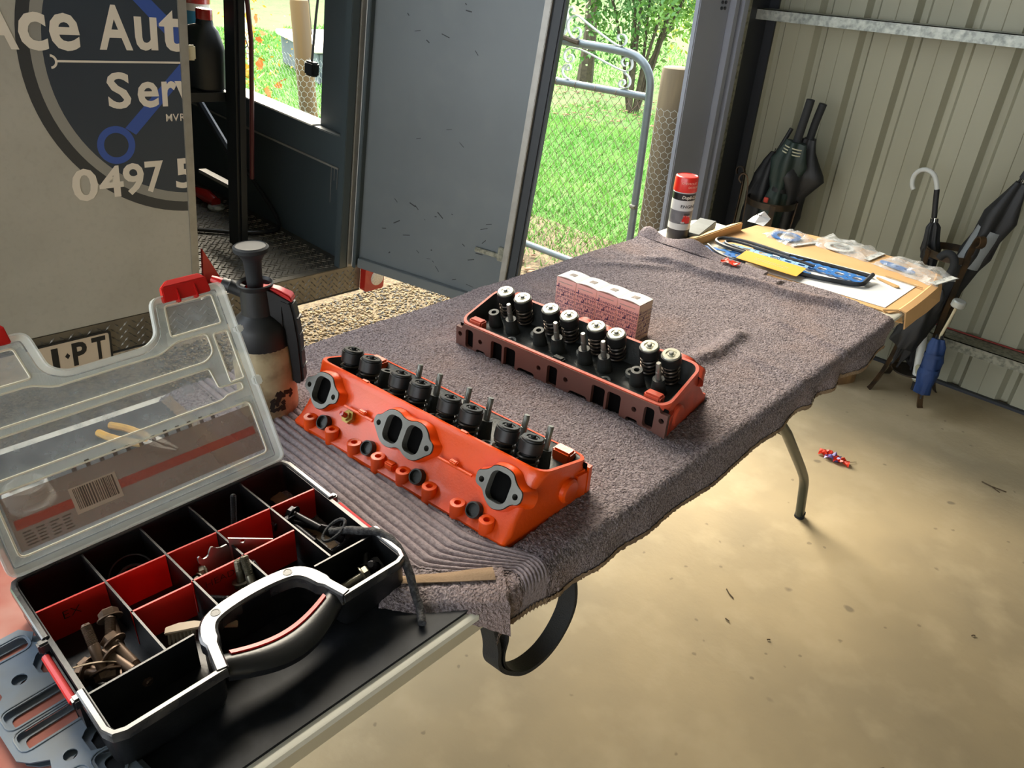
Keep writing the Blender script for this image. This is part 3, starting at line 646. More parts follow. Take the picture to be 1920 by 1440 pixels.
# ------------------------------------------------------------------ black mat, stained paper, towel
tag(ob('rubber_mat', (lambda b: (loft(b, [[(x, y, z) for x, y in rrect(.706, .68, .012, 4, .009, .14)] for z in (TZ + .0005, TZ + .004, TZ + .0045)]), b)[1])(NB()), 'black_rubber'), 'black glossy rubber mat under the open toolbox', 'mat')
from mathutils import noise as NZ
def tbase(x, y):
    z = .753
    z += .004 * NZ.noise(Vector((x*4, y*4, 0))) + .0016 * NZ.noise(Vector((x*17, y*17, 3)))
    # rucked ridge in front of the far head, folds near the far end
    d = y - (.90 + .09*(x + .17)); z += .009 * math.exp(-(d/.03)**2) / (1 + math.exp(-(x + .20)/.012)) / (1 + math.exp((x - .30)/.02))
    win = lambda t, a, b_, w: max(0, min(1, (t - a)/w))*max(0, min(1, (b_ - t)/w))
    d = y - (1.711 + .21*x + .006*math.sin(x*30)); z += .017 * math.exp(-(d/(.015 if d < 0 else .03))**2) * win(x, -.26, .33, .08)
    d = x - (.195 + .006*math.sin(y*25)); z += .014 * math.exp(-(d/(.028 if d < 0 else .014))**2) * win(y, 1.22, 1.46, .04)
    d = y - (1.56 + .02*math.sin(x*12)); z += .009 * math.exp(-(d/.015)**2) * win(x, .15, .50, .06)
    d = y - (1.36 - .10*(x - .2)); z += .006 * math.exp(-(d/.02)**2) * win(x, .20, .50, .06)
    d = (y - 1.60) - .9*(x + .20); z += .007 * math.exp(-(d/.022)**2) * win(x, -.32, -.10, .06)
    d = y - (1.10 + .3*x); z += .004 * math.exp(-(d/.03)**2) * win(x, -.36, -.18, .06)
    d = (y - 1.20) - .9*(x + .30); z += .005 * math.exp(-(d/.03)**2) * max(0, min(1, (-.12 - x)/.08))
    z += .010 * math.exp(-((y - 1.79)/.02)**2) * (.5 + .5*math.sin(x*9)) * (1 if x < .1 else .2)
    if .462 < y < .552: z += .0056 * (abs(math.sin((y - .462)/.09*7*PI))**.6 - .7) - .0005
    if y < .425: z -= (.425 - y) * .25
    return z
HEADS = []   # filled below: (origin, angle) footprints press the towel down
def pressed(x, y):
    for ox, oy, a, u0, u1, v0, v1 in HEADS:
        dx, dy = x - ox, y - oy; u = dx*math.cos(a) + dy*math.sin(a); v = -dx*math.sin(a) + dy*math.cos(a)
        if u0 < u < u1 and v0 < v < v1: return True
    return False
A1 = math.atan2(.045, .444); A2 = math.atan2(.041, .475)
H1 = (-.138 + .235*math.cos(A1), .522 + .235*math.sin(A1)); H2 = (-.172 + .245*math.cos(A2) - .174*math.sin(A2), .926 + .245*math.sin(A2) + .174*math.cos(A2))
HEADS += [(H1[0], H1[1], A1, -.232, .232, .004, .18), (H2[0], H2[1], A2, -.232, .232, -.175, -.004)]
def towel():
    YS = np.concatenate([np.linspace(.385, .455, 24)[:-1], np.linspace(.455, .565, 150)[:-1], np.linspace(.565, 1.83, 420)]); nx, ny = 250, len(YS) - 1; xs0, W_ = -.352, .72; y0, y1 = .385, 1.83; b_ = []
    V = np.empty((ny+1, nx+1, 3)); rr = .018
    for j in range(ny+1):
        y = YS[j]
        far = 1.80 + .012*math.sin(12*y) 
        for i in range(nx+1):
            hang = (.056 + .006*math.sin(y*7 + 1))*(1 - .42*max(0, min(1, (.60 - y)/.2)))
            tot = W_ + rr*PI/2 + hang; s = tot*i/nx; xe = xs0 + W_
            yy = y + (.02*math.sin(s*9) if j == ny else 0)*0 + ((y - y0)/(y1 - y0))**8*.02*math.sin(s*14)
            if s < W_: x = xs0 + s; z = tbase(x, yy)
            elif s < W_ + rr*PI/2: a = (s - W_)/rr; x = xe + rr*math.sin(a); z = tbase(xe, yy) - rr*(1 - math.cos(a))
            else:
                h = s - W_ - rr*PI/2; wav = (.0025 + .006*max(0, min(1, (y - 1.2)/.4)))*math.sin(y*38 + 2*math.sin(y*9)) * min(1, h/.03) * (.4 if y < .6 else 1); x = xe + rr + wav; z = tbase(xe, yy) - rr - h
            ff = max(0, (.62 - yy)/.235); kx = .125*max(0, min(1, (s - .615)/.095))**1.3 - .02*max(0, (s - W_)/(rr*PI/2 + hang))
            yy += ff*kx
            if pressed(x, yy): z = min(z, .7465)
            V[j, i] = (x, yy, z)
    for j in range(4):  # near hem rolls down to the mat
        V[j, :, 2] -= (4 - j)**2*.0008
    V += RNG.normal(0, .0006, V.shape) * np.where((YS > .46) & (YS < .555), .3, 1)[:, None, None]
    I = np.arange((ny+1)*(nx+1)).reshape(ny+1, nx+1); F = np.stack([I[:-1, :-1], I[:-1, 1:], I[1:, 1:], I[1:, :-1]], -1).reshape(-1, 4)
    N_ = len(V.reshape(-1, 3)); lo = V.reshape(-1, 3).copy(); lo[:, 2] -= .004
    o = soup('towel', V.reshape(-1, 3), F, 'towel', smooth=True); o.data.materials.append(mat('towel_band', '93888b', .95, c2='6d6367', sc=200, amt=.5, bump=(500, .5, .002), spec=.1)); o.data.polygons.foreach_set('material_index', np.repeat(((YS[:-1] > .460) & (YS[:-1] < .553)).astype(np.int32), nx)); tag(o, 'grey brown bath towel with ribbed border spread over the table', 'towel')
    for m, nm, j0, j1, up in (('towel_hem', 'hem', 2, 8, .0025),):
        H = V[j0:j1+1].copy(); H[:, :, 2] += up; H = H[:, 3:]; n1 = H.shape[1]; J = np.arange(H.shape[0]*n1).reshape(H.shape[0], n1)
        soup(nm, H.reshape(-1, 3), np.stack([J[:-1, :-1], J[:-1, 1:], J[1:, 1:], J[1:, :-1]], -1).reshape(-1, 4), m, o, smooth=True)
    H = V[:, -4:].copy(); H[:, :, 0] += .002; n1 = 4; J = np.arange(H.shape[0]*n1).reshape(H.shape[0], n1)
    soup('side_hem', H.reshape(-1, 3), np.stack([J[:-1, :-1], J[:-1, 1:], J[1:, 1:], J[1:, :-1]], -1).reshape(-1, 4), 'towel_hem', o, smooth=True)
    # turned-over near corner and lifted far-left corner
    b = NB(); P = []; nx_, ny_ = .82, -.57
    for k in range(14):
        f = k/12; px_, py_ = .262 + .092*f, .402 + .115*f**1.15; d_ = .030 + .018*f; dz = .007*f**3
        P.append([(px_ + nx_*o_*d_, py_ + ny_*o_*d_, z_ - q_*dz) for o_, z_, q_ in ((-.5, .754, 0), (-.1, .760, .3), (.35, .7595, .6), (.75, .754, 1.3), (1.05, .7475 - .024*f**2, 1.5), (.8, .744 - .030*f**2, 1.2), (.2, .7445 - .006*f**2, .4))])
    loft(b, P); bmesh.ops.subdivide_edges(b, edges=b.edges, cuts=2, use_grid_fill=True)
    for v in b.verts: v.co += Vector((random.uniform(-1, 1), random.uniform(-1, 1), random.uniform(-1, 1)))*.0009
    ob('turned_corner', b, 'towel', o, smooth=80)
    b = NB(); L_ = []
    for k in range(13):
        f = k/12; px_, py_ = .262 + .092*f, .402 + .115*f**1.15; d_ = .030 + .018*f; dz = .007*f**3
        L_.append([(px_ + nx_*o_*d_, py_ + ny_*o_*d_, z_ - q_*dz + random.uniform(-.0006, .0006)) for o_, z_, q_ in ((-.42, .7575, 0), (-.1, .7625, .3), (.10, .7625, .45), (.06, .7585, .45), (-.1, .7585, .3), (-.42, .7535, 0))])
    loft(b, L_); ob('corner_hem', b, 'towel_hem', o, smooth=80)
    b = NB(); nn = 24; rows = []
    for k in range(nn+1):
        f = k/nn; x = -.36 + .40*f; lift = .020*math.exp(-((f-.05)/.08)**2) + .022*math.exp(-((f-.42)/.13)**2) + .003
        rows.append([(x, 1.80, .756), (x, 1.823, .756 + lift*.9), (x, 1.836, .757 + lift), (x, 1.842, .752 + lift), (x, 1.836, .748 + lift*.4), (x, 1.81, .746)])
    loft(b, rows); ob('far_edge_roll', b, 'towel', o, smooth=80)
towel()
b = NB()
def strap_run(P, w, t):
    P = [Vector(p) for p in smooth_path(P, 3)]; rg = []
    for i, p in enumerate(P):
        d = (P[min(i+1, len(P)-1)] - P[max(0, i-1)]).normalized(); n = Vector((1, 0, .15)); n = (n - d*n.dot(d)).normalized(); q = d.cross(n)
        rg.append([p + n*w/2 + q*t/2, p + n*w/2 - q*t/2, p - n*w/2 - q*t/2, p - n*w/2 + q*t/2])
    return rg
mat('webbing', '14161a', .7, bump=(400, .5, .002))
loft(b, strap_run([(.35, .50, .71), (.362, .512, .65), (.365, .508, .615), (.365, .53, .585), (.37, .565, .560), (.37, .62, .562), (.37, .66, .61), (.365, .665, .66), (.35, .655, .72)], .03, .006)); st = ob('carry_strap', b, 'webbing'); tag(st, 'black webbing strap loop hanging below the towel corner', 'strap')
b = NB(); loft(b, strap_run([(.352, .515, .70), (.364, .532, .66), (.364, .520, .62), (.366, .53, .59), (.37, .553, .568)], .022, .004)); ob('strap_tail', b, 'webbing', st)

# ------------------------------------------------------------------ cylinder heads
mat('head_orange', 'dc4a02', .34, c2='cc3c04', sc=12, amt=.4, bump=(260, .22, .0015), spec=.5, coat=.15)
mat('head_orange_dull', 'c8492c', .5, c2='8a3a2a', sc=18, amt=.55, bump=(260, .2, .0015))
mat('head_iron', '2e302f', .5, .35, c2='3d3f3d', sc=20, amt=.6, bump=(200, .35, .002))
mat('intake_iron', '6b4a42', .6, .1, c2='57443f', sc=10, amt=.7, c3='8a4a38', sc3=5, amt3=.5)
mat('machined', '74746f', .45, .3, c2='62625e', sc=40, amt=.4)
mat('port_shade_black', '060606', .9, spec=.1)  # near-black colour painted in for the shade inside ports and stud holes
mat('spring_steel', '3a3632', .35, .7, c2='4d3c2c', sc=40, amt=.5)
mat('cup_black', '1d1e1e', .42, .3)
mat('retainer_silver', 'b4b3a4', .3, .65)
mat('stud_steel', '84847e', .35, .7)
mat('brass', '8f7a3c', .4, .6)
RT = math.tan(R(16))
def rplane(v): return .1 - .30 * (v - .064)      # tilted valve-cover rail
def hloop(u0, u1, v0, v1, r, z, n=5):
    """rounded outline, u half-width u0 on the exhaust side and u1 on the intake side"""
    o = []
    for x, y in rrect(2, v1 - v0, r, n, 0, (v0 + v1)/2):
        k = (y - v0)/(v1 - v0); uu = u0 + (u1 - u0)*k; s = 1 if x > 0 else -1; edge = 1 - abs(x)
        o.append((s*(uu - edge), y, z(y) if callable(z) else z))
    return o
def make_head(name, label, loc, rot, orange, top_mat, cup, hollow, front, group):
    t = thing(name, label, 'cylinder head', (loc[0], loc[1], .7475), (0, 0, rot), group)
    b = NB()
    LO = [hloop(.225, .238, .0, .176, .006, 0), hloop(.225, .238, -.002, .176, .006, .011), hloop(.225, .238, .010, .176, .006, .017),
          hloop(.222, .234, .022, .176, .008, .034), hloop(.222, .234, .034, .176, .010, .050), hloop(.226, .234, .048, .178, .014, lambda v: .072 - .1*max(0, v - .04)),
          hloop(.231, .234, .057, .180, .018, lambda v: rplane(v) - .012), hloop(.234, .235, .060, .183, .022, lambda v: rplane(v) - .003), hloop(.234, .235, .063, .183, .022, rplane), hloop(.229, .230, .068, .178, .019, rplane)]
    loft(b, LO, cap=False); b.faces.new([v for v in b.verts][:len(LO[0])][::-1]) if False else None
    body = ob('body', b, orange, t, smooth=50)
    b = NB(); loft(b, [hloop(.2295, .2305, .0675, .1785, .019, lambda v: rplane(v) - .0006), hloop(.225, .226, .073, .1745, .017, lambda v: rplane(v) - .004 - .010*(v < .12)), hloop(.221, .222, .078, .146, .015, lambda v: .054 - .1*(v - .1))], cap=False)
    n = len(LO[0]); b.verts.ensure_lookup_table(); b.faces.new([b.verts[i] for i in range(2*n, 3*n)])
    tray = ob('valve_tray', b, 'head_iron', t, smooth=40)
    axis = Vector((0, math.sin(R(16)), math.cos(R(16))))
    U = [-.187, -.1435, -.0745, -.031, .031, .0745, .1435, .187]
    # boss meshes, studs, valves
    def at(u, p): return Matrix.Translation((u, p[0], p[1])) @ Matrix.Rotation(-R(16), 4, 'X')
    bb = NB(); lathe(bb, [(.0145, -.034), (.0125, -.018), (.0108, -.004), (.0105, 0)], 18); bossm = None
    hb = NB(); lathe(hb, [(.0145, -.034), (.0125, -.018), (.0108, -.004), (.0105, 0), (.0052, 0), (.0050, -.014)], 18, cap=False)
    sb = NB(); lathe(sb, [(.0052, 0), (.0052, .016), (.0047, .0165), (.0047, .034), (.0038, .0355)], 12)
    st_first = None; boss_first = hol_first = None
    BV, BZ = .134, .083
    hv = NB(); lathe(hv, [(.0051, -.013), (.0, -.013)], 12, cap=False)
    for i, u in enumerate(U):
        if i in hollow:
            if hol_first is None: hol_first = ob('stud_boss', hb, 'head_iron', t, M=at(u, (BV, BZ))); hh = ob('stud_hole', hv, 'port_shade_black', hol_first)
            else:
                c = hol_first.copy(); COL.objects.link(c); c.matrix_local = at(u, (BV, BZ)); d = hh.copy(); COL.objects.link(d); d.parent = c
        else:
            if boss_first is None: boss_first = ob('stud_boss', bb, 'head_iron', t, M=at(u, (BV, BZ))); st_first = ob('rocker_stud', sb, 'stud_steel', t, M=at(u, (BV, BZ)))
            else:
                for f in (boss_first, st_first): c = f.copy(); COL.objects.link(c); c.matrix_local = at(u, (BV, BZ))
    VV, VZ = .101, .119; L = .062
    b = NB(); P = []
    for k in range(97):
        f = k/96; a = f*2*PI*5.2; P.append((.0152*math.cos(a), .0152*math.sin(a), -.060 + .044*f))
    tube(b, P, .0021, 6); sp = ob('valve_spring', b, 'spring_steel', t, M=at(U[0], (VV, VZ)))
    b = NB(); lathe(b, [(.0118, -.06), (.0118, -.02)], 16); kid = [ob('damper', b, 'cup_black', sp)]
    b = NB(); lathe(b, [(.0176, -.0215), (.0180, -.0205), (.0180, -.0040), (.0177, -.0034), (.0150, -.0034)], 28); kid.append(ob('spring_cup', b, 'cup_black', sp, smooth=20))
    b = NB(); lathe(b, [(.0164, -.0034), (.0164, -.0012), (.0150, .0004), (.0098, .0004), (.0092, -.0012), (.0068, -.0012), (.0062, .0006), (.0, .0006)], 28, cap=False); kid.append(ob('retainer', b, top_mat, sp, smooth=20))
    b = NB(); lathe(b, [(.0042, -.001), (.0042, .0038), (.0036, .0046), (0, .0047)], 14, cap=False); kid.append(ob('stem_tip', b, 'stud_steel' if top_mat != 'cup_black' else 'cup_black', sp))
    for u in U[1:]:
        c = sp.copy(); COL.objects.link(c); c.matrix_local = at(u, (VV, VZ)) @ Matrix.Rotation(random.uniform(0, 6), 4, 'Z')
        for q in kid: d = q.copy(); COL.objects.link(d); d.parent = c
    # tray floor details: oil drain rims, bolt pads
    pf = None
    for u in (-.109, -.0, .109):
        for w in (-.012, .014):
            if pf is None:
                b = NB(); lathe(b, [(.0105, -.012), (.0100, 0), (.0052, 0), (.0050, -.006)], 16, cap=False); lathe(b, [(.0051, -.005), (0, -.005)], 12, cap=False); pf = ob('bolt_pad', b, 'machined', t, M=at(u + w, (.112 if w < 0 else .155, .062 if w < 0 else .052)))
            else:
                c = pf.copy(); COL.objects.link(c); c.matrix_local = at(u + w, (.112 if w < 0 else .155, .062 if w < 0 else .052))
    for u in (-.200, .200):
        b = NB(); bx(b, u - .016, u + .016, .156, .176, .050, rplane(.166) + .004); ob('corner_pad', b, orange, t, bevel=.003)
    b = NB(); bx(b, -.012, .012, .160, .176, .045, rplane(.168) - .002); ob('rail_pad', b, 'head_iron', t, bevel=.003)
    # intake face: thick plate with real openings, black sheet behind painting their inner shade
    M = Matrix.Translation((0, .1765, 0)) @ axes((-1, 0, 0), (0, 0, 1), (0, 1, 0))
    hol = []
    for s in (-1, 1):
        hol += [rrect(.026, .047, .005, 3, s*.118, .0275), rrect(.026, .047, .005, 3, s*.150 if False else s*.0875, .0275)] if False else [rrect(.028, .049, .005, 3, s*.118 + .0165, .0275), rrect(.028, .049, .005, 3, s*.118 - .0165, .0275)]
        hol += [rrect(.020, .040, .006, 3, s*.205, .034), circ(.0050, 12, s*.031, .0375), circ(.0050, 12, s*.176, .038), circ(.0052, 12, s*.2295, .038), rrect(.040, .018, .006, 3, s*.060, .012), rrect(.024, .015, .005, 3, s*.174, .012)]
    hol.append(rrect(.023, .040, .005, 3, 0, .0325))
    out = [(-.240, .0), (.240, .0), (.240, .052), (.226, .052), (.220, .0625), (-.220, .0625), (-.226, .052), (-.240, .052)]
    b = NB(); plate(b, out, hol, .0085, M); ob('intake_face', b, orange if front else 'intake_iron', t, smooth=0)
    b = NB(); bx(b, -.236, .236, .1762, .1766, .002, .058); ob('intake_shade_sheet', b, 'port_shade_black', t)
    b = NB(); [bx(b, s*.2395 - .012, s*.2395 + .012, .160, .1765, .0, .052) for s in (-1, 1)]; ob('intake_ears', b, orange, t, bevel=.003) if False else b.free()
    for s in (-1, 1):
        b = NB(); loft(b, [[(s*.216, .150, z0), (s*.235, .150, z0), (s*.2405, .1765, z0), (s*.216, .1765, z0)] for z0 in (0, .05)]); ob('intake_ear', b, orange, t, bevel=.004)
    # exhaust side: port flanges, bolt bosses, plug holes, parting ridge
    tilt = R(28); ey_ = Vector((0, math.sin(tilt), math.cos(tilt))); ez_ = Vector((0, -math.cos(tilt), math.sin(tilt)))
    def fl(u, v=.0295, z=.0715): return axes((1, 0, 0), ey_, ez_, (u, v, z))
    single = chaikin([(-.0400, -.002), (-.0395, .009), (-.031, .0125), (-.023, .017), (-.017, .026), (0, .029), (.015, .027), (.022, .018), (.029, .0125), (.0385, .009), (.0400, -.003), (.036, -.010), (.026, -.013), (.017, -.026), (.003, -.031), (-.006, -.029), (-.016, -.022), (-.024, -.012), (-.036, -.010)], 2)
    port = rrect(.036, .043, .012, 5)
    dbl = chaikin([(-.061, -.004), (-.060, .009), (-.050, .012), (-.044, .020), (-.034, .0275), (-.018, .0285), (-.006, .023), (.006, .023), (.018, .0285), (.034, .0275), (.044, .020), (.050, .012), (.060, .008), (.061, -.005), (.052, -.012), (.042, -.022), (.032, -.0285), (.016, -.0285), (.004, -.022), (-.004, -.022), (-.016, -.0285), (-.032, -.0285), (-.042, -.022), (-.052, -.012)], 2)
    def grow(p, k): return [(x*(1 + k/abs(max(.02, math.hypot(x, y)))), y*(1 + k/abs(max(.02, math.hypot(x, y))))) for x, y in p]
    for u, o_, hs in ((-.186, single, [port, circ(.0045, 12, -.0295, -.001), circ(.0045, 12, .0295, -.001)]), (.186, single, [port, circ(.0045, 12, -.0295, -.001), circ(.0045, 12, .0295, -.001)]), (0, dbl, [rrect(.033, .042, .012, 5, -.0212), rrect(.033, .042, .012, 5, .0212), circ(.0045, 12, -.0505, -.001), circ(.0045, 12, .0505, -.001)])):
        b = NB(); L0 = [[tuple(fl(u) @ Vector((x, y, z))) for x, y in grow(o_, g)] for g, z in ((.010, -.026), (.004, -.012), (.0018, -.004), (.0012, -.0012))]
        loft(b, L0, cap=False); ob('port_boss', b, orange, t, smooth=60)
        b = NB(); plate(b, o_, hs, .014, fl(u) @ Matrix.Translation((0, 0, -.0135))); fo = ob('exhaust_flange', b, 'machined', t, smooth=0)
        b = NB(); plate(b, grow(o_, -.0015), [], .001, fl(u) @ Matrix.Translation((0, 0, -.0128))); ob('port_shade_plate', b, 'port_shade_black', fo, smooth=0)  # black plate painted in for the dark of a deeper port
    b0 = NB(); lathe(b0, [(.0135, -.006), (.0118, .006), (.0115, .0245), (.0108, .0255), (.0052, .0255), (.0050, .017)], 20, cap=False); lathe(b0, [(.0051, .018), (0, .018)], 12, cap=False); bf = None
    for u in (-.192, -.138, -.085, -.031, .023, .077, .132, .186):
        if bf is None: bf = ob('bolt_boss', b0, orange, t, loc=(u, .008, .003))
        else: c = bf.copy(); COL.objects.link(c); c.location = (u, .008, .003)
    hf = None
    for u in (-.162, -.057, .049, .160):
        if hf is None:
            b = NB(); lathe(b, [(.0125, -.010), (.0118, .0), (.0098, .0005), (.0092, -.006)], 18, cap=False); lathe(b, [(.0093, -.0055), (0, -.0055)], 14, cap=False)
            hf = ob('plug_hole', b, 'head_iron', t, M=align((u, .007, .0315), (0, -.80, .60)))
        else: c = hf.copy(); COL.objects.link(c); c.matrix_local = align((u, .007, .0315), (0, -.80, .60))
    for u0, u1 in ((-.135, -.07), (.07, .135)):
        b = NB(); tube(b, [(u0, .0335, .062), (u1, .0335, .062)], .0022, 8); ob('casting_ridge', b, orange, t)
    for u in (-.095, .098):
        b = NB(); box(b, (u, .036, .066), (.014, .007, .006)); ob('casting_tab', b, orange, t, bevel=.0015)
    b = NB(); box(b, (-.006, .010, .022), (.018, .012, .012)); ob('casting_tab', b, orange, t, bevel=.002)
    for u in (-.12, .09): b = NB(); bx(b, u - .008, u + .008, .062, .070, rplane(.066) - .006, rplane(.066) + .002); ob('rail_lug', b, orange, t, bevel=.002)
    # rounded accessory lobes on the end faces
    for s in (-1, 1):
        b = NB(); lathe(b, [(.020, 0), (.0195, .006), (.016, .009), (0, .0095)], 20, align((s*.230, .135, .030), (s, 0, 0)), cap=False); ob('end_lobe', b, orange, t)
    if front:
        b = NB(); lathe(b, [(.0115, 0), (.0115, .007), (.008, .0075), (.0078, .012), (.0045, .0125), (.0045, .02), (0, .0205)], 6, cap=False); sn = ob('temperature_sender', b, 'brass', t, M=align((-.117, .028, .050), (0, -.72, .69)), smooth=20)
        b = NB(); lathe(b, [(.0046, .0122), (.0040, .0225), (.0, .023)], 10, cap=False); ob('sender_tip', b, 'lens_red', sn)
    return t
make_head('cylinder_head', 'bright orange cylinder head with three grey exhaust ports, nearest the toolbox', H1, A1, 'head_orange', 'cup_black', 1, (0, 1), True, 'cylinder heads on the towel')
make_head('cylinder_head', 'orange cylinder head with bare brown intake face and silver spring tops, beside the pink boxes', H2, A2 + PI, 'head_orange_dull', 'retainer_silver', 1, (7, 5, 1), False, 'cylinder heads on the towel')

# ------------------------------------------------------------------ toolbox (open organiser)
mat('box_black', '131416', .34, c2='1d1f21', sc=30, amt=.5, bump=(300, .15, .001))
mat('rim_black', '26272a', .22, c2='77746e', sc=26, amt=.35, spec=.8)
mat('box_red', 'e2231a', .4, c2='c41a12', sc=10, amt=.3)
mat('divider_edge', '6e2a26', .4)
mat('old_bolt', '6d5a4c', .42, .5, c2='4a3d34', sc=60, amt=.7, c3='866a54', sc3=90, amt3=.5)
mat('dark_bolt', '3c3b3e', .32, .75, c2='242428', sc=60, amt=.5)
mat('bright_bolt', '8d8878', .35, .75, c2='5e584c', sc=70, amt=.6)
mat('zinc', '8f8f8c', .35, .8, c2='6d6d6a', sc=30, amt=.6)
mat('marker_ink', '3a0806', .7)
mat('cord_black', '17181b', .75, c2='4a4a4c', sc=200, amt=.6, bump=(500, .7, .002))
mat('brush_white', 'b9b0a0', .6)
mat('brush_bone', 'a5937c', .55)
def clear(name, c, a, rough, c2=None, sc=20, amt=.5, amax=.8):
    m = mat(name, c, rough, spec=.5); t = m.node_tree; b = t.nodes['Principled BSDF']
    n = t.nodes.new('ShaderNodeTexNoise'); n.inputs['Scale'].default_value = sc; n.inputs['Detail'].default_value = 6
    co = t.nodes.new('ShaderNodeTexCoord'); t.links.new(co.outputs['Object'], n.inputs['Vector'])
    r = t.nodes.new('ShaderNodeMapRange'); r.inputs['From Min'].default_value = .4; r.inputs['From Max'].default_value = .75; r.inputs['To Min'].default_value = a; r.inputs['To Max'].default_value = amax
    t.links.new(n.outputs[0], r.inputs[0]); t.links.new(r.outputs[0], b.inputs['Alpha']); return m
clear('lid_plastic', 'c3cbd0', .25, .25, sc=45, amax=.45); clear('lid_frame', 'e2e6e2', .52, .25, sc=30, amax=.64); clear('lid_ridge', 'f6f1dc', .95, .3, sc=30, amax=.9)
clear('lid_label', '9c8878', .46, .5, sc=12, amax=.66); clear('lid_label_red', 'c4553f', .40, .5, sc=12, amax=.6); clear('lid_label_pale', 'c9b9a4', .6, .5, amax=.7); clear('lid_label_ink', '6b5b50', .5, .5, amax=.65)
AT = R(1.2); TO = (.021, .072, TZ + .0052); BH = .055
tbx = thing('toolbox', 'black organiser case with red dividers and its clear lid standing open', 'toolbox', TO, (0, 0, AT))
OUT = [(0, 0), (0, .351), (.272, .351), (.272, .258), (.206, .250), (.206, .122), (.272, .114), (.272, 0)]
def roundpoly(p, r, n=4):
    o = []
    for i in range(len(p)):
        a, b_, c = Vector(p[i-1]), Vector(p[i]), Vector(p[(i+1) % len(p)]); d1 = (a - b_).normalized(); d2 = (c - b_).normalized(); k = min(r, (a-b_).length*.45, (c-b_).length*.45)
        for j in range(n+1): f = j/n; q = (b_ + d1*k)*(1-f)**2 + b_*2*f*(1-f) + (b_ + d2*k)*f**2; o.append((q.x, q.y))
    return o
def inset(p, d):
    o = []; n = len(p); A = sum(p[i][0]*p[(i+1) % n][1] - p[(i+1) % n][0]*p[i][1] for i in range(n)); s = 1 if A > 0 else -1
    for i in range(n):
        a, c = Vector(p[i-1]), Vector(p[(i+1) % n]); t = (c - a).normalized(); o.append((p[i][0] - t.y*d*s, p[i][1] + t.x*d*s))
    return o
RP = roundpoly(OUT, .014)
b = NB(); I2 = inset(RP, .005); loft(b, [[(x, y, z) for x, y in inset(RP, .004)] for z in (0,)] + [[(x, y, z) for x, y in RP] for z in (.012, BH)] + [[(x, y, z) for x, y in I2] for z in (BH, .004)], cap=False)
b.verts.ensure_lookup_table(); n = len(RP)
def cap_poly(bm, vs_):
    es = []
    for i in range(len(vs_)):
        e = bm.edges.get((vs_[i], vs_[(i+1) % len(vs_)])) or bm.edges.new((vs_[i], vs_[(i+1) % len(vs_)])); es.append(e)
    bmesh.ops.triangle_fill(bm, use_beauty=True, edges=es)
cap_poly(b, b.verts[0:n]); cap_poly(b, b.verts[4*n:5*n])
ob('tray', b, 'box_black', tbx)
def rim_run(P, closed=False):
    b = NB(); w, t = .0075, .008; rg = []
    for i, p in enumerate(P):
        a = Vector(P[i-1] if closed or i else P[0]); c = Vector(P[(i+1) % len(P)] if closed or i < len(P)-1 else P[-1]); d = (c - a).normalized(); q = Vector((-d.y, d.x)) ; x, y = p
        rg.append([(x - q.x*w/2, y - q.y*w/2, BH - t), (x + q.x*w/2, y + q.y*w/2, BH - t), (x + q.x*w/2, y + q.y*w/2, BH + .0015), (x + q.x*w*.3, y + q.y*w*.3, BH + .003), (x - q.x*w*.3, y - q.y*w*.3, BH + .003), (x - q.x*w/2, y - q.y*w/2, BH + .0015)])
    loft(b, rg); return b
ins = roundpoly([(x, y) for x, y in OUT], .014); 
def between(f): return [p for p in ins if f(p)]
left_a = [(.112, 0)] + [p for p in ins if p[0] < .06 and p[1] < .02][::-1] 
ob('rim', rim_run([(.11, 0), (.014, 0), (.004, .004), (0, .014), (0, .337), (.004, .347), (.014, .351), (.115, .351)]), 'rim_black', tbx)
ob('rim', rim_run([(.200, 0), (.258, 0), (.268, .004), (.272, .014), (.272, .045), (.272, .114)]), 'rim_black', tbx)
ob('rim', rim_run([(.205, .351), (.258, .351), (.268, .347), (.272, .337), (.272, .318), (.272, .258)]), 'rim_black', tbx)
for y, sgn in ((-.001, -1), (.352, 1)):
    b = NB(); bx(b, .112, .204, min(y, y + sgn*.004), max(y, y + sgn*.004), .008, BH - .012); ob('latch_recess', b, 'box_black', tbx)
    b = NB(); tube(b, [(.122, y + sgn*.006, BH - .012), (.196, y + sgn*.006, BH - .012)], .0042, 8); ob('latch_bar', b, 'red_plastic', tbx)
    for x in (.112, .204): b = NB(); box(b, (x, y + sgn*.003, BH - .006), (.010, .012, .014)); ob('latch_lug', b, 'rim_black', tbx, bevel=.002)
# carry handle: wide flat-topped frame round the cut-out and a bowed grip with red inlay
b = NB(); HP = roundpoly([(.268, .104), (.268, .124), (.214, .128), (.200, .140), (.198, .232), (.212, .246), (.268, .250), (.268, .268)], .01, 3)
hp2 = smooth_path([(.272, .110), (.240, .117), (.212, .124), (.199, .140), (.194, .186), (.199, .232), (.212, .248), (.240, .255), (.272, .262)], 2); rg = []
for i, (x, y) in enumerate(hp2):
    a = Vector(hp2[max(0, i-1)]); c = Vector(hp2[min(len(hp2)-1, i+1)]); d = (c - a).normalized(); q = Vector((-d.y, d.x)); w = .020 if .19 < i/len(hp2) < .81 else .013
    rg.append([(x - q.x*w/2, y - q.y*w/2, BH - .012), (x + q.x*w/2, y + q.y*w/2, BH - .012), (x + q.x*w/2, y + q.y*w/2, BH + .002), (x + q.x*w*.36, y + q.y*w*.36, BH + .0045), (x - q.x*w*.36, y - q.y*w*.36, BH + .0045), (x - q.x*w/2, y - q.y*w/2, BH + .002)])
loft(b, rg); hf = ob('handle_frame', b, 'rim_black', tbx)
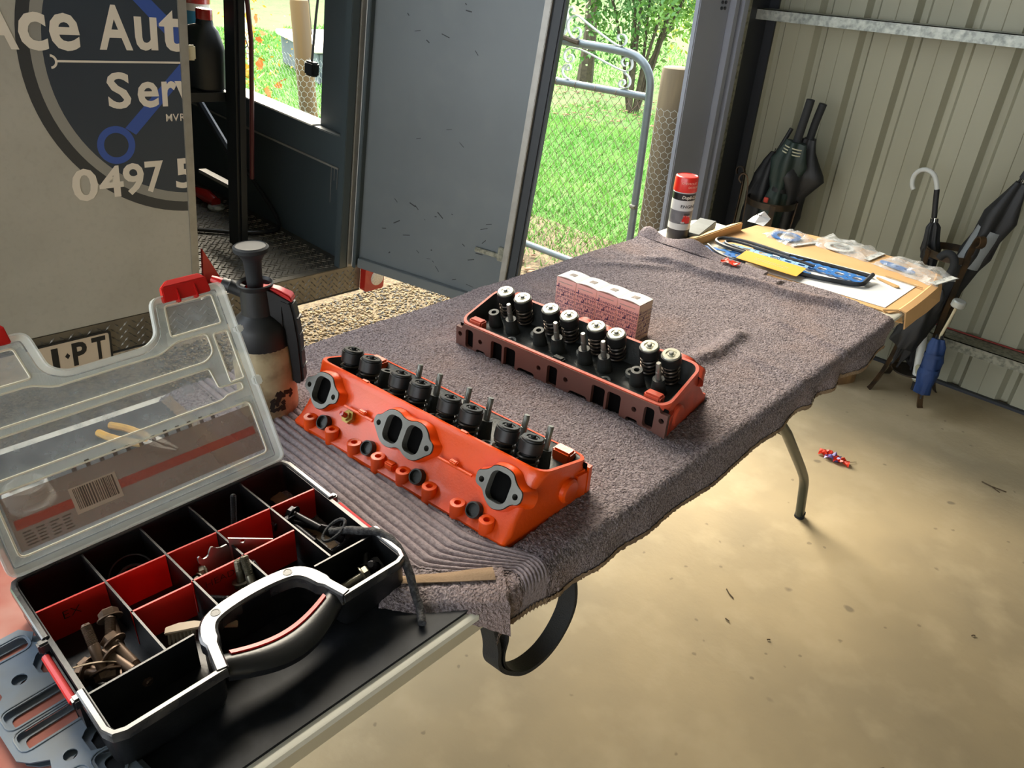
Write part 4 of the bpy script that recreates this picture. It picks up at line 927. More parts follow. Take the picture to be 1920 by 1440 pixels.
for y in (.141, .231): b = NB(); lathe(b, [(.0055, 0), (.0055, .0006), (.0042, .0006), (.0040, .0002)], 20, Matrix.Translation((.200, y, BH + .0045))); ob('rivet_mark', b, 'box_black', hf)
gp = [(.258 + .020*math.sin(PI*k/24), .116 + .140*k/24, .050 - .006*math.sin(PI*k/24)) for k in range(25)]; rg = []; rr2 = []
for i, (x, y, z) in enumerate(gp):
    f = math.sin(PI*i/24); w = .022 + .008*f; h = .018
    rg.append([(x - w*.5, y, z - h), (x + w*.45, y, z - h*1.1), (x + w*.62, y, z - h*.4), (x + w*.5, y, z - .003), (x + w*.2, y, z + .0035), (x - w*.3, y, z + .004), (x - w*.5, y, z + .001)]); rr2.append((x - w*.36, y, z + .0045))
b = NB(); loft(b, rg); ob('handle_grip', b, 'box_black', tbx, smooth=50)
b = NB(); loft(b, [[(x - .0035, y, z - .003), (x + .0035, y, z - .003), (x + .0025, y, z + .0015), (x - .0025, y, z + .0015)] for x, y, z in rr2[2:-2]]); ob('grip_inlay', b, 'red_plastic', tbx)
# dividers
def wall(x0, y0, x1, y1, m, h=BH - .006):
    b = NB(); L = math.hypot(x1 - x0, y1 - y0); box(b, (L/2, 0, .004 + h/2), (L, .0016, h), Matrix.Translation((x0, y0, 0)) @ Matrix.Rotation(math.atan2(y1 - y0, x1 - x0), 4, 'Z'))
    box(b, (L/2, 0, .004 + h), (L, .0024, .0022), Matrix.Translation((x0, y0, 0)) @ Matrix.Rotation(math.atan2(y1 - y0, x1 - x0), 4, 'Z')); return ob('divider', b, m, tbx, smooth=0)
D = (.0765, .1455, .2085, .281)
for k, y in enumerate(D): wall(.004, y - .002, .190 if k in (1, 2) else .206, y + .005, 'box_black')
ed = (.004,) + D + (.348,)
reds = []
for k in range(5): reds.append(wall(.064 + .0035*k, ed[k] + .001, .068 + .0035*k, ed[k+1] - .001, 'box_red'))
for k in (1, 2, 3): wall(.131 + .001*k, ed[k] + .001, .136, ed[k+1] - .001, 'box_red')
wall(.207, .004, .207, .112, 'box_black'); wall(.208, .262, .210, .348, 'box_black')
def ink(s, p, size, M):
    b = text_bm(s, size, .0001, -.0003); bmesh.ops.transform(b, matrix=M, verts=b.verts); return b
ob('marker_lettering', ink('EX', .015, .017, axes((.05, 1, 0), (0, 0, 1), (1, 0, 0), (.0680, .026, .030))), 'marker_ink', reds[0], smooth=0)
ob('marker_lettering', ink('HEAD', .015, .014, axes((.05, 1, 0), (0, 0, 1), (1, 0, 0), (.1345, .160, .034))), 'marker_ink', tbx, smooth=0)
# lid: shallow translucent tray hinged on the back edge, leaning back
TH = R(27); lidM = Matrix.Translation((-.004, 0, BH + .002)) @ axes((0, 1, 0), (-math.sin(TH), 0, math.cos(TH)), (math.cos(TH), 0, math.sin(TH))) @ Matrix.Diagonal((1, .962, 1, 1))
LP = roundpoly([(0, 0), (.351, 0), (.351, .272), (.252, .272), (.244, .224), (.228, .214), (.134, .214), (.118, .224), (.110, .272), (0, .272)], .013)
b = NB(); plate(b, inset(LP, .008), [], .0018, None); lid = ob('lid', b, 'lid_plastic', tbx, M=lidM, smooth=0)
b = NB(); loft(b, [[(x, y, z) for x, y in p] for p, z in ((inset(LP, .0075), .0), (LP, .003), (LP, .013), (inset(LP, .002), .013), (inset(LP, .002), .004), (inset(LP, .0085), .0022))], cap=False); ob('lid_rim', b, 'lid_frame', lid)
def ridge(P, closed=True, w=.0022, h=.0042):
    b = NB(); P = [Vector((x, y, .0022)) for x, y in P]; tube(b, P, w*.6, 6, closed=closed); return ob('lid_ridge', b, 'lid_ridge', lid)
def band(outer, hole):
    b = NB(); plate(b, outer, hole, .0024, Matrix.Translation((0, 0, -.0006))); return ob('lid_frame', b, 'lid_frame', lid, smooth=0)
wins = [roundpoly([(.018, .018), (.333, .018), (.333, .098), (.018, .098)], .008), roundpoly([(.018, .112), (.300, .112), (.306, .116), (.332, .117), (.332, .128), (.300, .130), (.296, .160), (.018, .160)], .004),
        roundpoly([(.018, .170), (.296, .170), (.310, .180), (.310, .208), (.268, .208), (.244, .198), (.118, .198), (.094, .208), (.018, .208)], .007), roundpoly([(.020, .216), (.098, .216), (.092, .256), (.020, .256)], .004), roundpoly([(.264, .216), (.334, .216), (.334, .258), (.270, .258)], .004), roundpoly([(.318, .132), (.338, .132), (.338, .204), (.318, .204)], .003)]
band(inset(LP, .010), wins)
for w_ in wins: ridge(w_)
for y0, y1 in ((.116, .130), (.196, .206)):
    b = NB(); bx(b, .346, .3575, y0, y1, .0, .013); ob('lid_lug', b, 'lid_frame', lid, bevel=.002)
for x in (.060, .300):
    b = NB(); loft(b, [[(x - .032, .262, .003), (x + .032, .262, .003), (x + .032, .262, .013), (x - .032, .262, .013)], [(x - .030, .282, .005), (x + .030, .282, .005), (x + .030, .282, .016), (x - .030, .282, .016)], [(x - .020, .290, .006), (x + .024, .290, .006), (x + .024, .290, .012), (x - .020, .290, .012)]])
    for q in (-.012, .012): bx(b, x + q - .0012, x + q + .0012, .258, .278, .0, .0165)
    ob('lid_latch', b, 'red_plastic', lid, bevel=.0012)
b = NB(); bx(b, .022, .330, .024, .092, .0019, .0022); lb_ = ob('lid_label', b, 'lid_label', lid, smooth=0)
b = NB(); bx(b, .026, .326, .050, .062, .0022, .0024); ob('lid_label_stripe', b, 'lid_label_red', lid, smooth=0)
b = NB(); bx(b, .088, .142, .040, .074, .0024, .0026); ob('lid_barcode_panel', b, 'lid_label_pale', lid, smooth=0)
b = NB(); x = .092; random.seed(2)
while x < .138: w = random.choice((.0007, .0012, .0018)); bx(b, x, x + w, .045, .072, .0026, .0028); x += w + random.choice((.0009, .0014))
ob('lid_barcode', b, 'lid_label_ink', lid, smooth=0, kind='stuff')
b = NB()
for j in range(5):
    for k in range(7): bx(b, .030 + .014*k, .030 + .014*k + random.uniform(.005, .012), .028 + .004*j, .0295 + .004*j, .0022, .0024) if .030 + .014*k < .085 or .030 + .014*k > .145 else None
for k in range(12): bx(b, .10 + .016*k, .105 + .016*k, .092, .0975 + random.uniform(0, .004), .0019, .0022)
ob('lid_fine_print', b, 'lid_label_ink', lid, smooth=0, kind='stuff')
# ------------------------------------------------------------------ loose hardware in the compartments
Mb = Matrix.Translation(TO) @ Matrix.Rotation(AT, 4, 'Z')
def bolt(L, r, m, label, p, d, group=None, washer=True, nut=None, tl=.45):
    """bolt with its head at p pointing along d (toolbox coordinates)"""
    t = thing('bolt', label, 'bolt', group=group); t.matrix_world = Mb @ align(p, d)
    b = NB(); lathe(b, [(r*1.75, 0), (r*1.85, r*.15), (r*1.85, r*1.2), (r*1.6, r*1.45), (0, r*1.45)], 6, cap=False) if True else None
    hd = ob('hex_head', b, m, t, smooth=20, M=Matrix.Translation((0, 0, -r*1.45)) @ Matrix.Rotation(PI, 4, 'X') @ Matrix.Translation((0, 0, -r*1.45)))
    if washer: b = NB(); lathe(b, [(r*1.9, 0), (r*2.35, r*.15), (r*2.35, r*.45), (r*1.2, r*.5)], 18, cap=False); ob('flange', b, m, t)
    b = NB(); lathe(b, [(r, 0), (r, L*(1 - tl)), (r*.92, L*(1 - tl) + .0005)], 12); ob('shank', b, m, t)
    b = NB(); pr = []; z = L*(1 - tl); 
    while z < L - .002: pr += [(r*.82, z), (r*1.02, z + .0007), (r*.82, z + .0014)]; z += .0014
    lathe(b, pr + [(r*.7, L)], 10); ob('thread', b, m, t, smooth=0)
    return t
FL = 'exhaust bolts heaped in the front left compartment'
for i, (p, d, L, m, lab) in enumerate((
    ((.118, .060, .043), (.55, -.10, -.28), .062, 'old_bolt', 'long dark bolt lying along the divider, rightmost of the heap marked EX'),
    ((.148, .050, .036), (.62, .12, -.20), .058, 'old_bolt', 'dark flanged bolt in front of the topmost bolt of the EX heap'),
    ((.158, .043, .030), (.55, .16, -.10), .052, 'old_bolt', 'brown bolt with wide flange at the middle of the EX heap'),
    ((.168, .030, .024), (-.55, .06, .42), .050, 'old_bolt', 'brown bolt standing thread up beside the letter E of EX'),
    ((.172, .036, .022), (-.62, .30, .36), .055, 'old_bolt', 'rusty bolt with thread leaning up, centre of the EX heap'),
    ((.150, .016, .016), (.5, .5, .05), .05, 'old_bolt', 'dark bolt at the left wall low in the EX heap'),
    ((.185, .040, .016), (.25, .8, .02), .045, 'old_bolt', 'bolt lying crossways low at the front of the EX heap'),
    ((.140, .022, .012), (.7, .3, .0), .05, 'old_bolt', 'bolt lowest in the EX heap, half hidden under the others'))):
    bolt(L*1.08, .0056, m, lab, (p[0], p[1], p[2] + .006), d, FL)
MID = 'head bolts in the middle compartments'
for p, d, L, m, lab, r in (
    ((.105, .168, .020), (-.15, .75, .12), .036, 'bright_bolt', 'short bright bolt lying left in the compartment behind HEAD', .0048),
    ((.096, .178, .022), (.35, .80, .10), .030, 'bright_bolt', 'short bolt with pale tip beside the first behind HEAD', .0048),
    ((.176, .192, .022), (-.42, -.75, .28), .050, 'dark_bolt', 'dark bolt leaning left in the compartment marked HEAD', .0055),
    ((.178, .200, .020), (-.50, .10, .62), .055, 'bright_bolt', 'pale bolt leaning upright in the compartment marked HEAD', .0055),
    ((.150, .197, .030), (-.15, .05, .50), .030, 'bright_bolt', 'short pale bolt with tip at the HEAD divider', .0048),
    ((.176, .222, .012), (-.45, -.15, .62), .050, 'dark_bolt', 'dark threaded bolt right of the pale one by the handle', .0055)): bolt(L, r, m, lab, p, d, MID)
RG = 'long dark bolts in the right hand compartment'
for p, d, L, lab in (((.098, .296, .034), (.75, .12, -.16), .085, 'longest dark bolt crossing the right compartment, tip at the divider'), ((.093, .305, .040), (.60, .20, -.10), .080, 'dark bolt beside the longest one in the right compartment'),
    ((.150, .340, .026), (-.50, -.45, .10), .070, 'dark bolt with round flange under the frayed cord'), ((.165, .300, .012), (-.05, .9, .02), .050, 'pale shanked bolt lying across the right compartment'), ((.085, .288, .028), (.6, .1, -.2), .05, 'dark bolt with ribbed thread at the left wall of the right compartment')): bolt(L, .0048, 'dark_bolt', lab, p, d, RG)
FR = 'bolts in the front right compartment'
for p, d, L, lab in (((.236, .312, .026), (-.15, -.75, -.18), .050, 'flanged bolt with head up in the front right compartment'), ((.222, .326, .018), (-.4, .3, .25), .045, 'bolt leaning on the wall in the front right compartment'), ((.225, .340, .014), (.2, -.3, .4), .03, 'short bolt under the cord in the front right compartment')): bolt(L, .0052, 'bright_bolt' if 'flanged' in lab else 'dark_bolt', lab, p, d, FR)
bolt(.07, .004, 'dark_bolt', 'long slim bolt standing thread up in the back row compartment', (.066, .232, .012), (-.22, .22, .95), None, False, tl=.62)
def ring_thing(name, label, cat, p, r, t_, m, tilt=(0, 0, 0)):
    t = thing(name, label, cat); t.matrix_world = Mb @ Matrix.Translation(p) @ Euler(tilt).to_matrix().to_4x4(); b = NB(); tube(b, [(r*math.cos(a), r*math.sin(a), 0) for a in np.linspace(0, 2*PI, 41)[:-1]], t_, 8, closed=True); ob('ring', b, m, t); return t
ring_thing('ring', 'large thin steel ring in the back compartment', 'ring', (.040, .112, .020), .026, .0012, 'dark_bolt', (.3, .5, 0)); ring_thing('ring', 'smaller ring inside the large thin ring', 'ring', (.044, .112, .018), .017, .0022, 'dark_bolt', (.2, .45, 0))
br = thing('bracket', 'folded zinc bracket with two holes standing in the middle compartment', 'bracket'); br.matrix_world = Mb @ Matrix.Translation((.108, .196, .012)) @ Matrix.Rotation(R(8), 4, 'Z')
b = NB(); plate(b, chaikin([(-.030, .0), (.012, .0), (.012, .046), (-.004, .048), (-.012, .058), (-.016, .052), (-.018, .046), (-.026, .046), (-.028, .054), (-.032, .052), (-.030, .040), (-.022, .034), (-.022, .012)], 1), [], .002, axes((0, 1, 0), (0, 0, 1), (1, 0, 0))); ob('front_plate', b, 'zinc', br, smooth=0)
b = NB(); plate(b, [(.0, 0), (.050, .010), (.052, .034), (.0, .054)], [circ(.003, 10, .016, .044), circ(.003, 10, .044, .024)], .002, axes((.45, .89, 0), (0, 0, 1), (.89, -.45, 0), (0, .012, 0))); ob('side_plate', b, 'zinc', br, smooth=0)
tbh = thing('toothbrush', 'old grey toothbrush head sticking out by the case handle', 'brush'); tbh.matrix_world = Mb @ Matrix.Translation((.178, .108, .036)) @ Euler((0, R(-6), R(58))).to_matrix().to_4x4()
b = NB(); loft(b, [[(x, y*w, z + h) for y, z in ((-.006, -.002), (.006, -.002), (.006, .002), (-.006, .002))] for x, w, h in ((-.014, .8, .006), (0, 1.1, .007), (.016, 1, .006), (.028, .6, .003), (.06, .7, -.006))]); ob('handle', b, 'brush_bone', tbh, bevel=.0008)
for i in range(7):
    b = NB(); [tube(b, [(-.010 + .004*i, -.0045 + .003*j, .005), (-.012 + .0042*i, -.006 + .003*j, -.008)], [.0013, .0016], 6) for j in range(4)]; ob('bristle_row', b, 'brush_white', tbh)
b = NB(); P = [(.166, .312, .050), (.176, .326, .052), (.183, .330, .054), (.196, .336, .057), (.212, .350, .060), (.232, .358, .056), (.258, .356, .050), (.278, .350, .035), (.300, .342, .018), (.318, .335, .006), (.330, .326, .0055)]
cd = NB(); tube(cd, smooth_path(P, 2), [.0052]*len(smooth_path(P, 2)), 8)
for v in cd.verts: v.co += Vector((random.uniform(-1, 1), random.uniform(-1, 1), random.uniform(-1, 1)))*.0009
c_ = thing('frayed_cord', 'frayed black cord hanging over the case corner onto the mat', 'cord'); c_.matrix_world = Mb; ob('cord', cd, 'cord_black', c_, smooth=80)
cd = NB(); tube(cd, [(.168 + .010*math.cos(a), .318 + .016*math.sin(a), .052 + .008*math.sin(a)) for a in np.linspace(0, 2*PI, 25)[:-1]], .0022, 6, closed=True); ob('loop', cd, 'cord_black', c_)
sc_ = thing('wood_sliver', 'thin curved sliver lying over the front left bolts', 'sliver'); sc_.matrix_world = Mb; b = NB(); loft(b, [[(.150 + .03*f, .008 + .055*f, .040 - .016*f + .008*math.sin(PI*f) + q), (.153 + .03*f, .008 + .055*f, .040 - .016*f + .008*math.sin(PI*f) + q), (.153 + .03*f, .008 + .055*f, .0408 - .016*f + .008*math.sin(PI*f) + q)] for f in np.linspace(0, 1, 9) for q in (0,)]); ob('strip', b, 'brush_bone', sc_)
# ------------------------------------------------------------------ behind the lid
pl = thing('pliers', 'small pliers with yellow handles lying on the mat behind the clear lid', 'pliers', (-.225, .325, TZ + .0055), (0, 0, R(25)))
for s in (-1, 1):
    b = NB(); tube(b, smooth_path([(.0, s*.004, .006), (-.02, s*.012, .006), (-.06, s*.016, .006), (-.09, s*.012, .006)], 2), .006, 8); ob('handle', b, 'plier_yellow' if 'plier_yellow' in MATS else mat('plier_yellow', 'd9a320', .4), pl)
    b = NB(); loft(b, [[(x, s*y0, z), (x, s*y1, z), (x, s*y1, z2), (x, s*y0, z2)] for x, y0, y1, z, z2 in ((-.01, .001, .012, .001, .011), (.012, .001, .012, .001, .011), (.03, .003, .009, .003, .009), (.052, .0005, .004, .004, .008))]); ob('jaw', b, 'zinc', pl)
jr = thing('bottle_neck', 'white threaded plastic spout on an oval base behind the clear lid', 'spout', (-.205, .148, TZ + .0055))
b = NB(); loft(b, [[(x*k, y*k, z) for x, y in rrect(.085, .060, .028, 6)] for k, z in ((1, 0), (1, .004), (.96, .006))]); ob('base', b, 'white_plastic', jr)
b = NB(); lathe(b, [(.026, .005), (.026, .010), (.027, .011), (.026, .013), (.027, .016), (.026, .018), (.027, .021), (.025, .024), (.0225, .024), (.0225, .012), (0, .012)], 28, cap=False); ob('threaded_ring', b, 'white_plastic', jr, smooth=20)
# ------------------------------------------------------------------ stained paper and gaskets at the near left corner
mat('stained_paper', 'a86a5c', .8, c2='8f4638', sc=9, amt=.8, c3='c4b8ae', sc3=5, amt3=.7, bump=(30, .25, .004))
mat('gasket_grey', '5b646a', .45, c2='47678a', sc=14, amt=.55, c3='66747c', sc3=30, amt3=.5)
b = NB(); P = [(-.12, -.10), (.40, -.10), (.40, .046), (.30, .062), (.02, .085), (-.12, .09)]
plate(b, [(x, y) for x, y in P], [], .0005, Matrix.Translation((0, 0, TZ + .0046))); tag(ob('stained_paper', b, 'stained_paper', smooth=0), 'pinkish red overspray stained sheet under the blue gaskets', 'paper')
def gasket(L=.36):
    out = [(-.10, -.005), (-.10, .045), (-.085, .055), (-.072, .048), (-.060, .058), (-.05, .044), (-.04, .037), (-.024, .037), (-.016, .046), (-.008, .060), (.0, .066), (.062, .066), (.070, .058), (.078, .040), (.084, .034), (.104, .034), (.110, .044), (.118, .056), (.17, .06), (.18, .04), (.24, .034), (.24, -.005), (.20, -.02), (.16, -.012), (.11, -.012), (.10, .0), (.085, .004), (.075, -.010), (.064, -.018), (.0, -.018), (-.010, -.010), (-.02, .0), (-.04, .0), (-.06, -.012)]
    hol = [rrect(.024, .066, .006, 3, .0145, .024), rrect(.024, .066, .006, 3, .0475, .024), circ(.0075, 14, -.03, .020), circ(.0065, 14, .094, .019), rrect(.020, .050, .006, 3, -.078, .020), rrect(.034, .020, .006, 3, .130, .012), rrect(.034, .018, .006, 3, .130, .040), rrect(.024, .04, .006, 3, .205, .012)]
    return out, hol
go, gh = gasket()
b = NB(); plate(b, go, gh, .0016); gk = tag(ob('intake_gasket', b, 'gasket_grey', smooth=0), 'blue grey intake gasket lying on top at the near left corner', 'gasket', 'intake gaskets by the toolbox')
gk.location = (.150, .024, TZ + .011); gk.rotation_euler = (R(1.0), R(.6), R(4))
b = NB()
b.free()
for h in gh[:2] + gh[4:7]: b = NB(); tube(b, [(x, y, .0018) for x, y in inset(h, -.0028)], .0009, 5, closed=True); ob('sealing_bead', b, 'gasket_grey', gk)
c = tag(ob('intake_gasket', gk.data, parent=None), 'blue grey intake gasket underneath, showing along the right edge of the top one', 'gasket', 'intake gaskets by the toolbox'); c.location = (.156, .029, TZ + .0056); c.rotation_euler = (R(.6), R(.3), R(4.6))

# ------------------------------------------------------------------ pump sprayer
mat('sprayer_body', 'b5a684', .5, c2='8d7a5a', sc=14, amt=.8, c3='5d4c36', sc3=26, amt3=.75)
mat('sprayer_black', '17191b', .48, c2='24272a', sc=30, amt=.5)
mat('grime', '241c16', .8)
sp = thing('pump_sprayer', 'dirty cream pump sprayer bottle with black head and red trigger', 'sprayer', (-.203, .520, TZ + .0085), (0, 0, YAW)); sp.scale = (1, 1, 1.035)
b = NB(); lathe(b, [(.040, 0), (.047, .003), (.049, .012), (.0485, .060), (.049, .085), (.047, .115), (.045, .124)], 36); bo = ob('bottle', b, 'sprayer_body', sp)
b = NB(); random.seed(4)
for k in range(26):
    a = R(-95 + random.uniform(0, 45)); z = .035 + random.uniform(-.016, .016)
    if abs(z - .035) < .018: box(b, (0, 0, 0), (.0006, random.uniform(.004, .010), random.uniform(.003, .009)), Matrix.Translation((.0489*math.cos(a + R(30)), .0489*math.sin(a + R(30)), z)) @ Matrix.Rotation(a + R(30), 4, 'Z') @ Matrix.Rotation(random.uniform(0, 3), 4, 'X'))
ob('worn_sticker', b, 'grime', bo, smooth=0, kind='stuff')
b = NB(); lathe(b, [(.0445, .118), (.0455, .122), (.0445, .150), (.041, .160), (.033, .168), (.026, .174), (.0245, .214), (.027, .218), (.0285, .222), (.0265, .2235), (.0235, .219), (.0235, .206), (0, .206)], 32, cap=False); ob('collar', b, 'sprayer_black', sp)
b = NB(); lathe(b, [(.0235, .2065), (.0235, .212), (.020, .2125), (.020, .2068)], 24, cap=False); bx(b, -.010, .022, -.012, .012, .206, .216); ob('pump_seat', b, 'red_plastic', sp, bevel=.001)
b = NB(); lathe(b, [(.012, .205), (.0125, .235), (.0140, .258), (.0205, .268), (.0265, .273), (.0268, .279), (.0235, .2815), (.0225, .2805), (.012, .2800), (0, .2802)], 28, cap=False); pk = ob('pump_knob', b, mat('knob_black', '2a2d30', .6, spec=.2), sp)
b = NB(); tube(b, [(-.020, 0, .206), (-.036, 0, .212), (-.040, 0, .2135), (-.041, 0, .214), (-.052, 0, .218)], [.0105, .0105, .0115, .010, .0085], 14); nz = ob('nozzle', b, 'sprayer_black', sp)
for k in range(12):
    pass
b = NB(); tube(b, [(-.050, 0, .2175), (-.058, 0, .2205), (-.068, 0, .224)], [.0075, .0068, .0052], 10); ob('nozzle_tip', b, 'red_plastic', nz, smooth=0)
def barsec(P, w):
    L = []; P = [tuple((.018 + (x - .018)*.70, z) for x, z in q) for q in P]
    for (x0, z0), (x1, z1) in P: L.append([(x0, -w/2, z0), (x0, w/2, z0), (x1, w/2, z1), (x1, -w/2, z1)])
    b = NB(); loft(b, L); return b
ob('handle', barsec([((.018, .216), (.018, .178)), ((.036, .212), (.034, .168)), ((.052, .206), (.050, .150)), ((.073, .198), (.052, .190))], .024), 'sprayer_black', sp, bevel=.003)
ob('grip', barsec([((.046, .205), (.076, .198)), ((.050, .170), (.082, .176)), ((.056, .120), (.087, .135)), ((.060, .062), (.088, .064)), ((.062, .055), (.083, .055))], .026), 'sprayer_black', sp, bevel=.004)
for k in range(4): b = NB(); box(b, (.0650 + .0008*k, 0, .170 - .028*k), (.003, .020, .0022), None); ob('grip_rib', b, 'box_black', sp)
b = NB(); loft(b, [[(.020, -.007, .2165), (.020, .007, .2165), (.020, .007, .2205), (.020, -.007, .2205)], [(.036, -.0085, .207), (.036, .0085, .207), (.036, .0085, .217), (.036, -.0085, .217)], [(.055, -.0105, .198), (.055, .0105, .198), (.055, .0105, .2085), (.055, -.0105, .2085)], [(.059, -.0105, .196), (.059, .0105, .196), (.059, .0105, .203), (.059, -.0105, .203)]]); ob('trigger', b, 'red_plastic', sp, bevel=.002)

# ------------------------------------------------------------------ lifter boxes
mat('carton_pink', 'f6c4b9', .65, c2='eeb6aa', sc=12, amt=.4); mat('carton_white', 'd9d9d2', .6); mat('print_purple', '5d4166', .6); mat('print_soft', 'b0a39a', .6); mat('carton_cream', 'd8c6ae', .65)
BW = .0535; BHt = .0835
A3 = math.atan2(.010, .160)
def printing():
    b = NB(); rows = [('▪▪ JOHNSON JOH', -.002, .0605, .0068), ('T   HYLIFT HY', -.0105, .0520, .0072), ('ON◢ JOHNSON', -.004, .0440, .0068), ('LIFT  H YLIFT', -.001, .0345, .0072), ('NSON◢ JOHNS', -.006, .0265, .0068), ('HYLIFT  HYL', .001, .0170, .0072), ('OHNSON ◢ JO', -.002, .0090, .0068)]
    for s, x, z, h in rows:
        t = text_bm(s.replace('▪▪', '--').replace('◢', ' '), h*1.25, .0002, .00003, sx_=1.15, res=1)
        for v in t.verts: v.co = Vector((v.co.x + x, 0 - (.0001 if v.co.z > 0 else -.0001), v.co.y + z))
        clip(t, (.0008, 0, 0), (-1, 0, 0)); clip(t, (BW - .0008, 0, 0), (1, 0, 0)); join(b, t)
    for x, z in ((.001, .062), (.016, .0445), (.029, .027), (.039, .0095)):
        t = NB(); plate(t, [(0, 0), (.0075, 0), (.0075, .0085), (.005, .0085), (.005, .003), (0, .0025)], [], .0002, Matrix.Translation((x, .0001, z)) @ axes((1, 0, 0), (0, 0, 1), (0, -1, 0))); clip(t, (BW - .0008, 0, 0), (1, 0, 0)); join(b, t)
    for z in (.0570, .0405, .0235): bx(b, .001, BW - .001, -.0001, .0001, z, z + .0004)
    return b
pm = None
for k in range(4):
    lab = ['leftmost pink lifter box of the row, half behind the spring tops', 'second pink lifter box from the left in the row of four', 'third pink lifter box from the left in the row of four', 'rightmost pink lifter box with its cream side showing'][k]
    t = thing('parts_box', lab, 'box', (-.156 + k*(BW + .0006)*math.cos(A3), 1.203 + k*.054*math.sin(A3), TZ + .0135), (0, 0, A3), 'pink lifter boxes on the towel')
    if pm is None:
        b = NB(); bx(b, 0, BW, 0, .052, 0, BHt); c0 = ob('carton', b, 'carton_pink', t, bevel=.0006)
        b = NB(); bx(b, BW, BW + .0004, .0006, .0514, .0006, BHt - .0006); bx(b, .0006, BW - .0006, .0522, .0526, .001, BHt - .001); c1 = ob('side_panel', b, 'carton_cream', t, smooth=0)
        b = NB(); n = 10; L = [[(BW*i/n, .0005, BHt + .0006 + .0045*math.sin(PI*i/n*.92 + .12)), (BW*i/n, .052, BHt + .0006 + .0030*math.sin(PI*i/n*.92 + .12)), (BW*i/n, .052, BHt - .0002), (BW*i/n, .0005, BHt + .0003 + .0030*math.sin(PI*i/n*.92 + .12))] for i in range(n+1)]; loft(b, L); c2 = ob('lid_flap', b, 'carton_white', t)
        c3 = ob('printing', printing(), 'print_purple', t, loc=(0, -.0002, 0), smooth=0)
        c4 = ob('printing', c3.data, None, t, rot=(0, 0, PI/2), loc=(BW + .0005, 0, 0))
        b = NB(); 
        for j in range(12): bx(b, .006 + .0032*j, .0082 + .0032*j, -.0002, .0001, .0735, .0755)
        c5 = ob('fine_print', b, 'print_soft', t, smooth=0, kind='stuff'); b = NB(); [bx(b, .020 + .003*i, .022 + .003*i, .018 + .003*j, .020 + .003*j, BHt + .0044, BHt + .0053) for i in range(5) for j in range(5)]; c6 = ob('stamp', b, 'print_soft', t, smooth=0, kind='stuff')
        pm = (c0, c1, c2, c3, c4, c5, c6)
    else:
        for q in pm: d = q.copy(); COL.objects.link(d); d.parent = t

# ------------------------------------------------------------------ spray can
mat('can_red', 'd8261c', .3, c2='c81f18', sc=20, amt=.3, coat=.3); mat('can_black', '1b1a1b', .3); mat('can_grey', 'c9c7c4', .3); mat('can_picture', '6f6d70', .35, c2='4f4d52', sc=40, amt=.6); mat('can_char', '3a3638', .35); mat('cap_print', 'e8a090', .5)
can = thing('spray_can', 'spray paint can with bright red cap standing at the far table corner', 'spray can', (-.290, 1.905, TZ + .0005), (0, 0, YAW))
CR = .0325
def band_(name, z0, z1, m, r=CR): b = NB(); lathe(b, [(r, z0), (r, z1)], 36, cap=True); return ob(name, b, m, can)
b = NB(); lathe(b, [(.029, 0), (.0325, .002), (.0325, .004)], 36); ob('base_rim', b, 'galvanised', can)
band_('can_foot', .004, .038, 'can_char'); band_('label_strip', .038, .056, 'can_grey'); band_('label_picture', .056, .094, 'can_picture'); band_('label_white', .094, .124, 'can_grey'); band_('label_black', .124, .144, 'can_black')
b = NB(); lathe(b, [(CR, .144), (.0300, .148), (.030, .151)], 36); ob('shoulder', b, 'can_grey', can)
b = NB(); lathe(b, [(.0335, .147), (.0338, .150), (.0328, .184), (.0315, .1885), (.0285, .190), (.0275, .1885), (0, .1885)], 40, cap=False); cap_ = ob('cap', b, 'can_red', can)
def on_can(s, size, z, a0, m, par, r, bold=.0003, shear=0, sx_=1.0):
    t = text_bm(s, size, .0002, bold, sx_=sx_, res=2, shear=shear); bmesh.ops.subdivide_edges(t, edges=[e for e in t.edges if e.calc_length() > .004], cuts=2)
    for v in t.verts: a = a0 + v.co.x/r; q = r + .0003 + (.0002 if v.co.z > 0 else 0); v.co = Vector((q*math.cos(a), q*math.sin(a), v.co.y + z))
    ob('lettering', t, m, par, smooth=0)
F0 = R(-90)
on_can('Dupli-Color', .0125, .1295, F0 - .35, 'letter_white', can, CR, .0003, .2, 1.0); on_can('ENGINE', .0125, .103, F0 - .35, 'can_black', can, CR, .0002, 0, 1.15)
on_can('CHEVROLET', .0085, .1705, F0 - .55, 'cap_print', cap_, .0332, .0001); on_can('DETROIT', .0085, .1600, F0 + .05, 'cap_print', cap_, .0334, .0001)
for a, z, w, h, m in ((.35, .072, .020, .020, 'can_red'), (.55, .066, .014, .016, 'can_red'), (.15, .066, .012, .012, 'can_red'), (.36, .084, .018, .007, 'can_char'), (.36, .0795, .022, .004, 'can_grey'), (.05, .061, .01, .005, 'can_grey')):
    b = NB(); n = 6; L = [[(CR + e)*math.cos(F0 + a - w/2/CR + w/CR*i/n) if k == 0 else (CR + e)*math.sin(F0 + a - w/2/CR + w/CR*i/n) for k in (0, 1)] + [zz] for i in range(n+1) for e, zz in ((.0004, z - h/2), (.0004, z + h/2))]
    vv = [b.verts.new(p) for p in L]
    for i in range(n): b.faces.new((vv[2*i], vv[2*i+2], vv[2*i+3], vv[2*i+1]))
    ob('engine_picture', b, m, can, smooth=0)
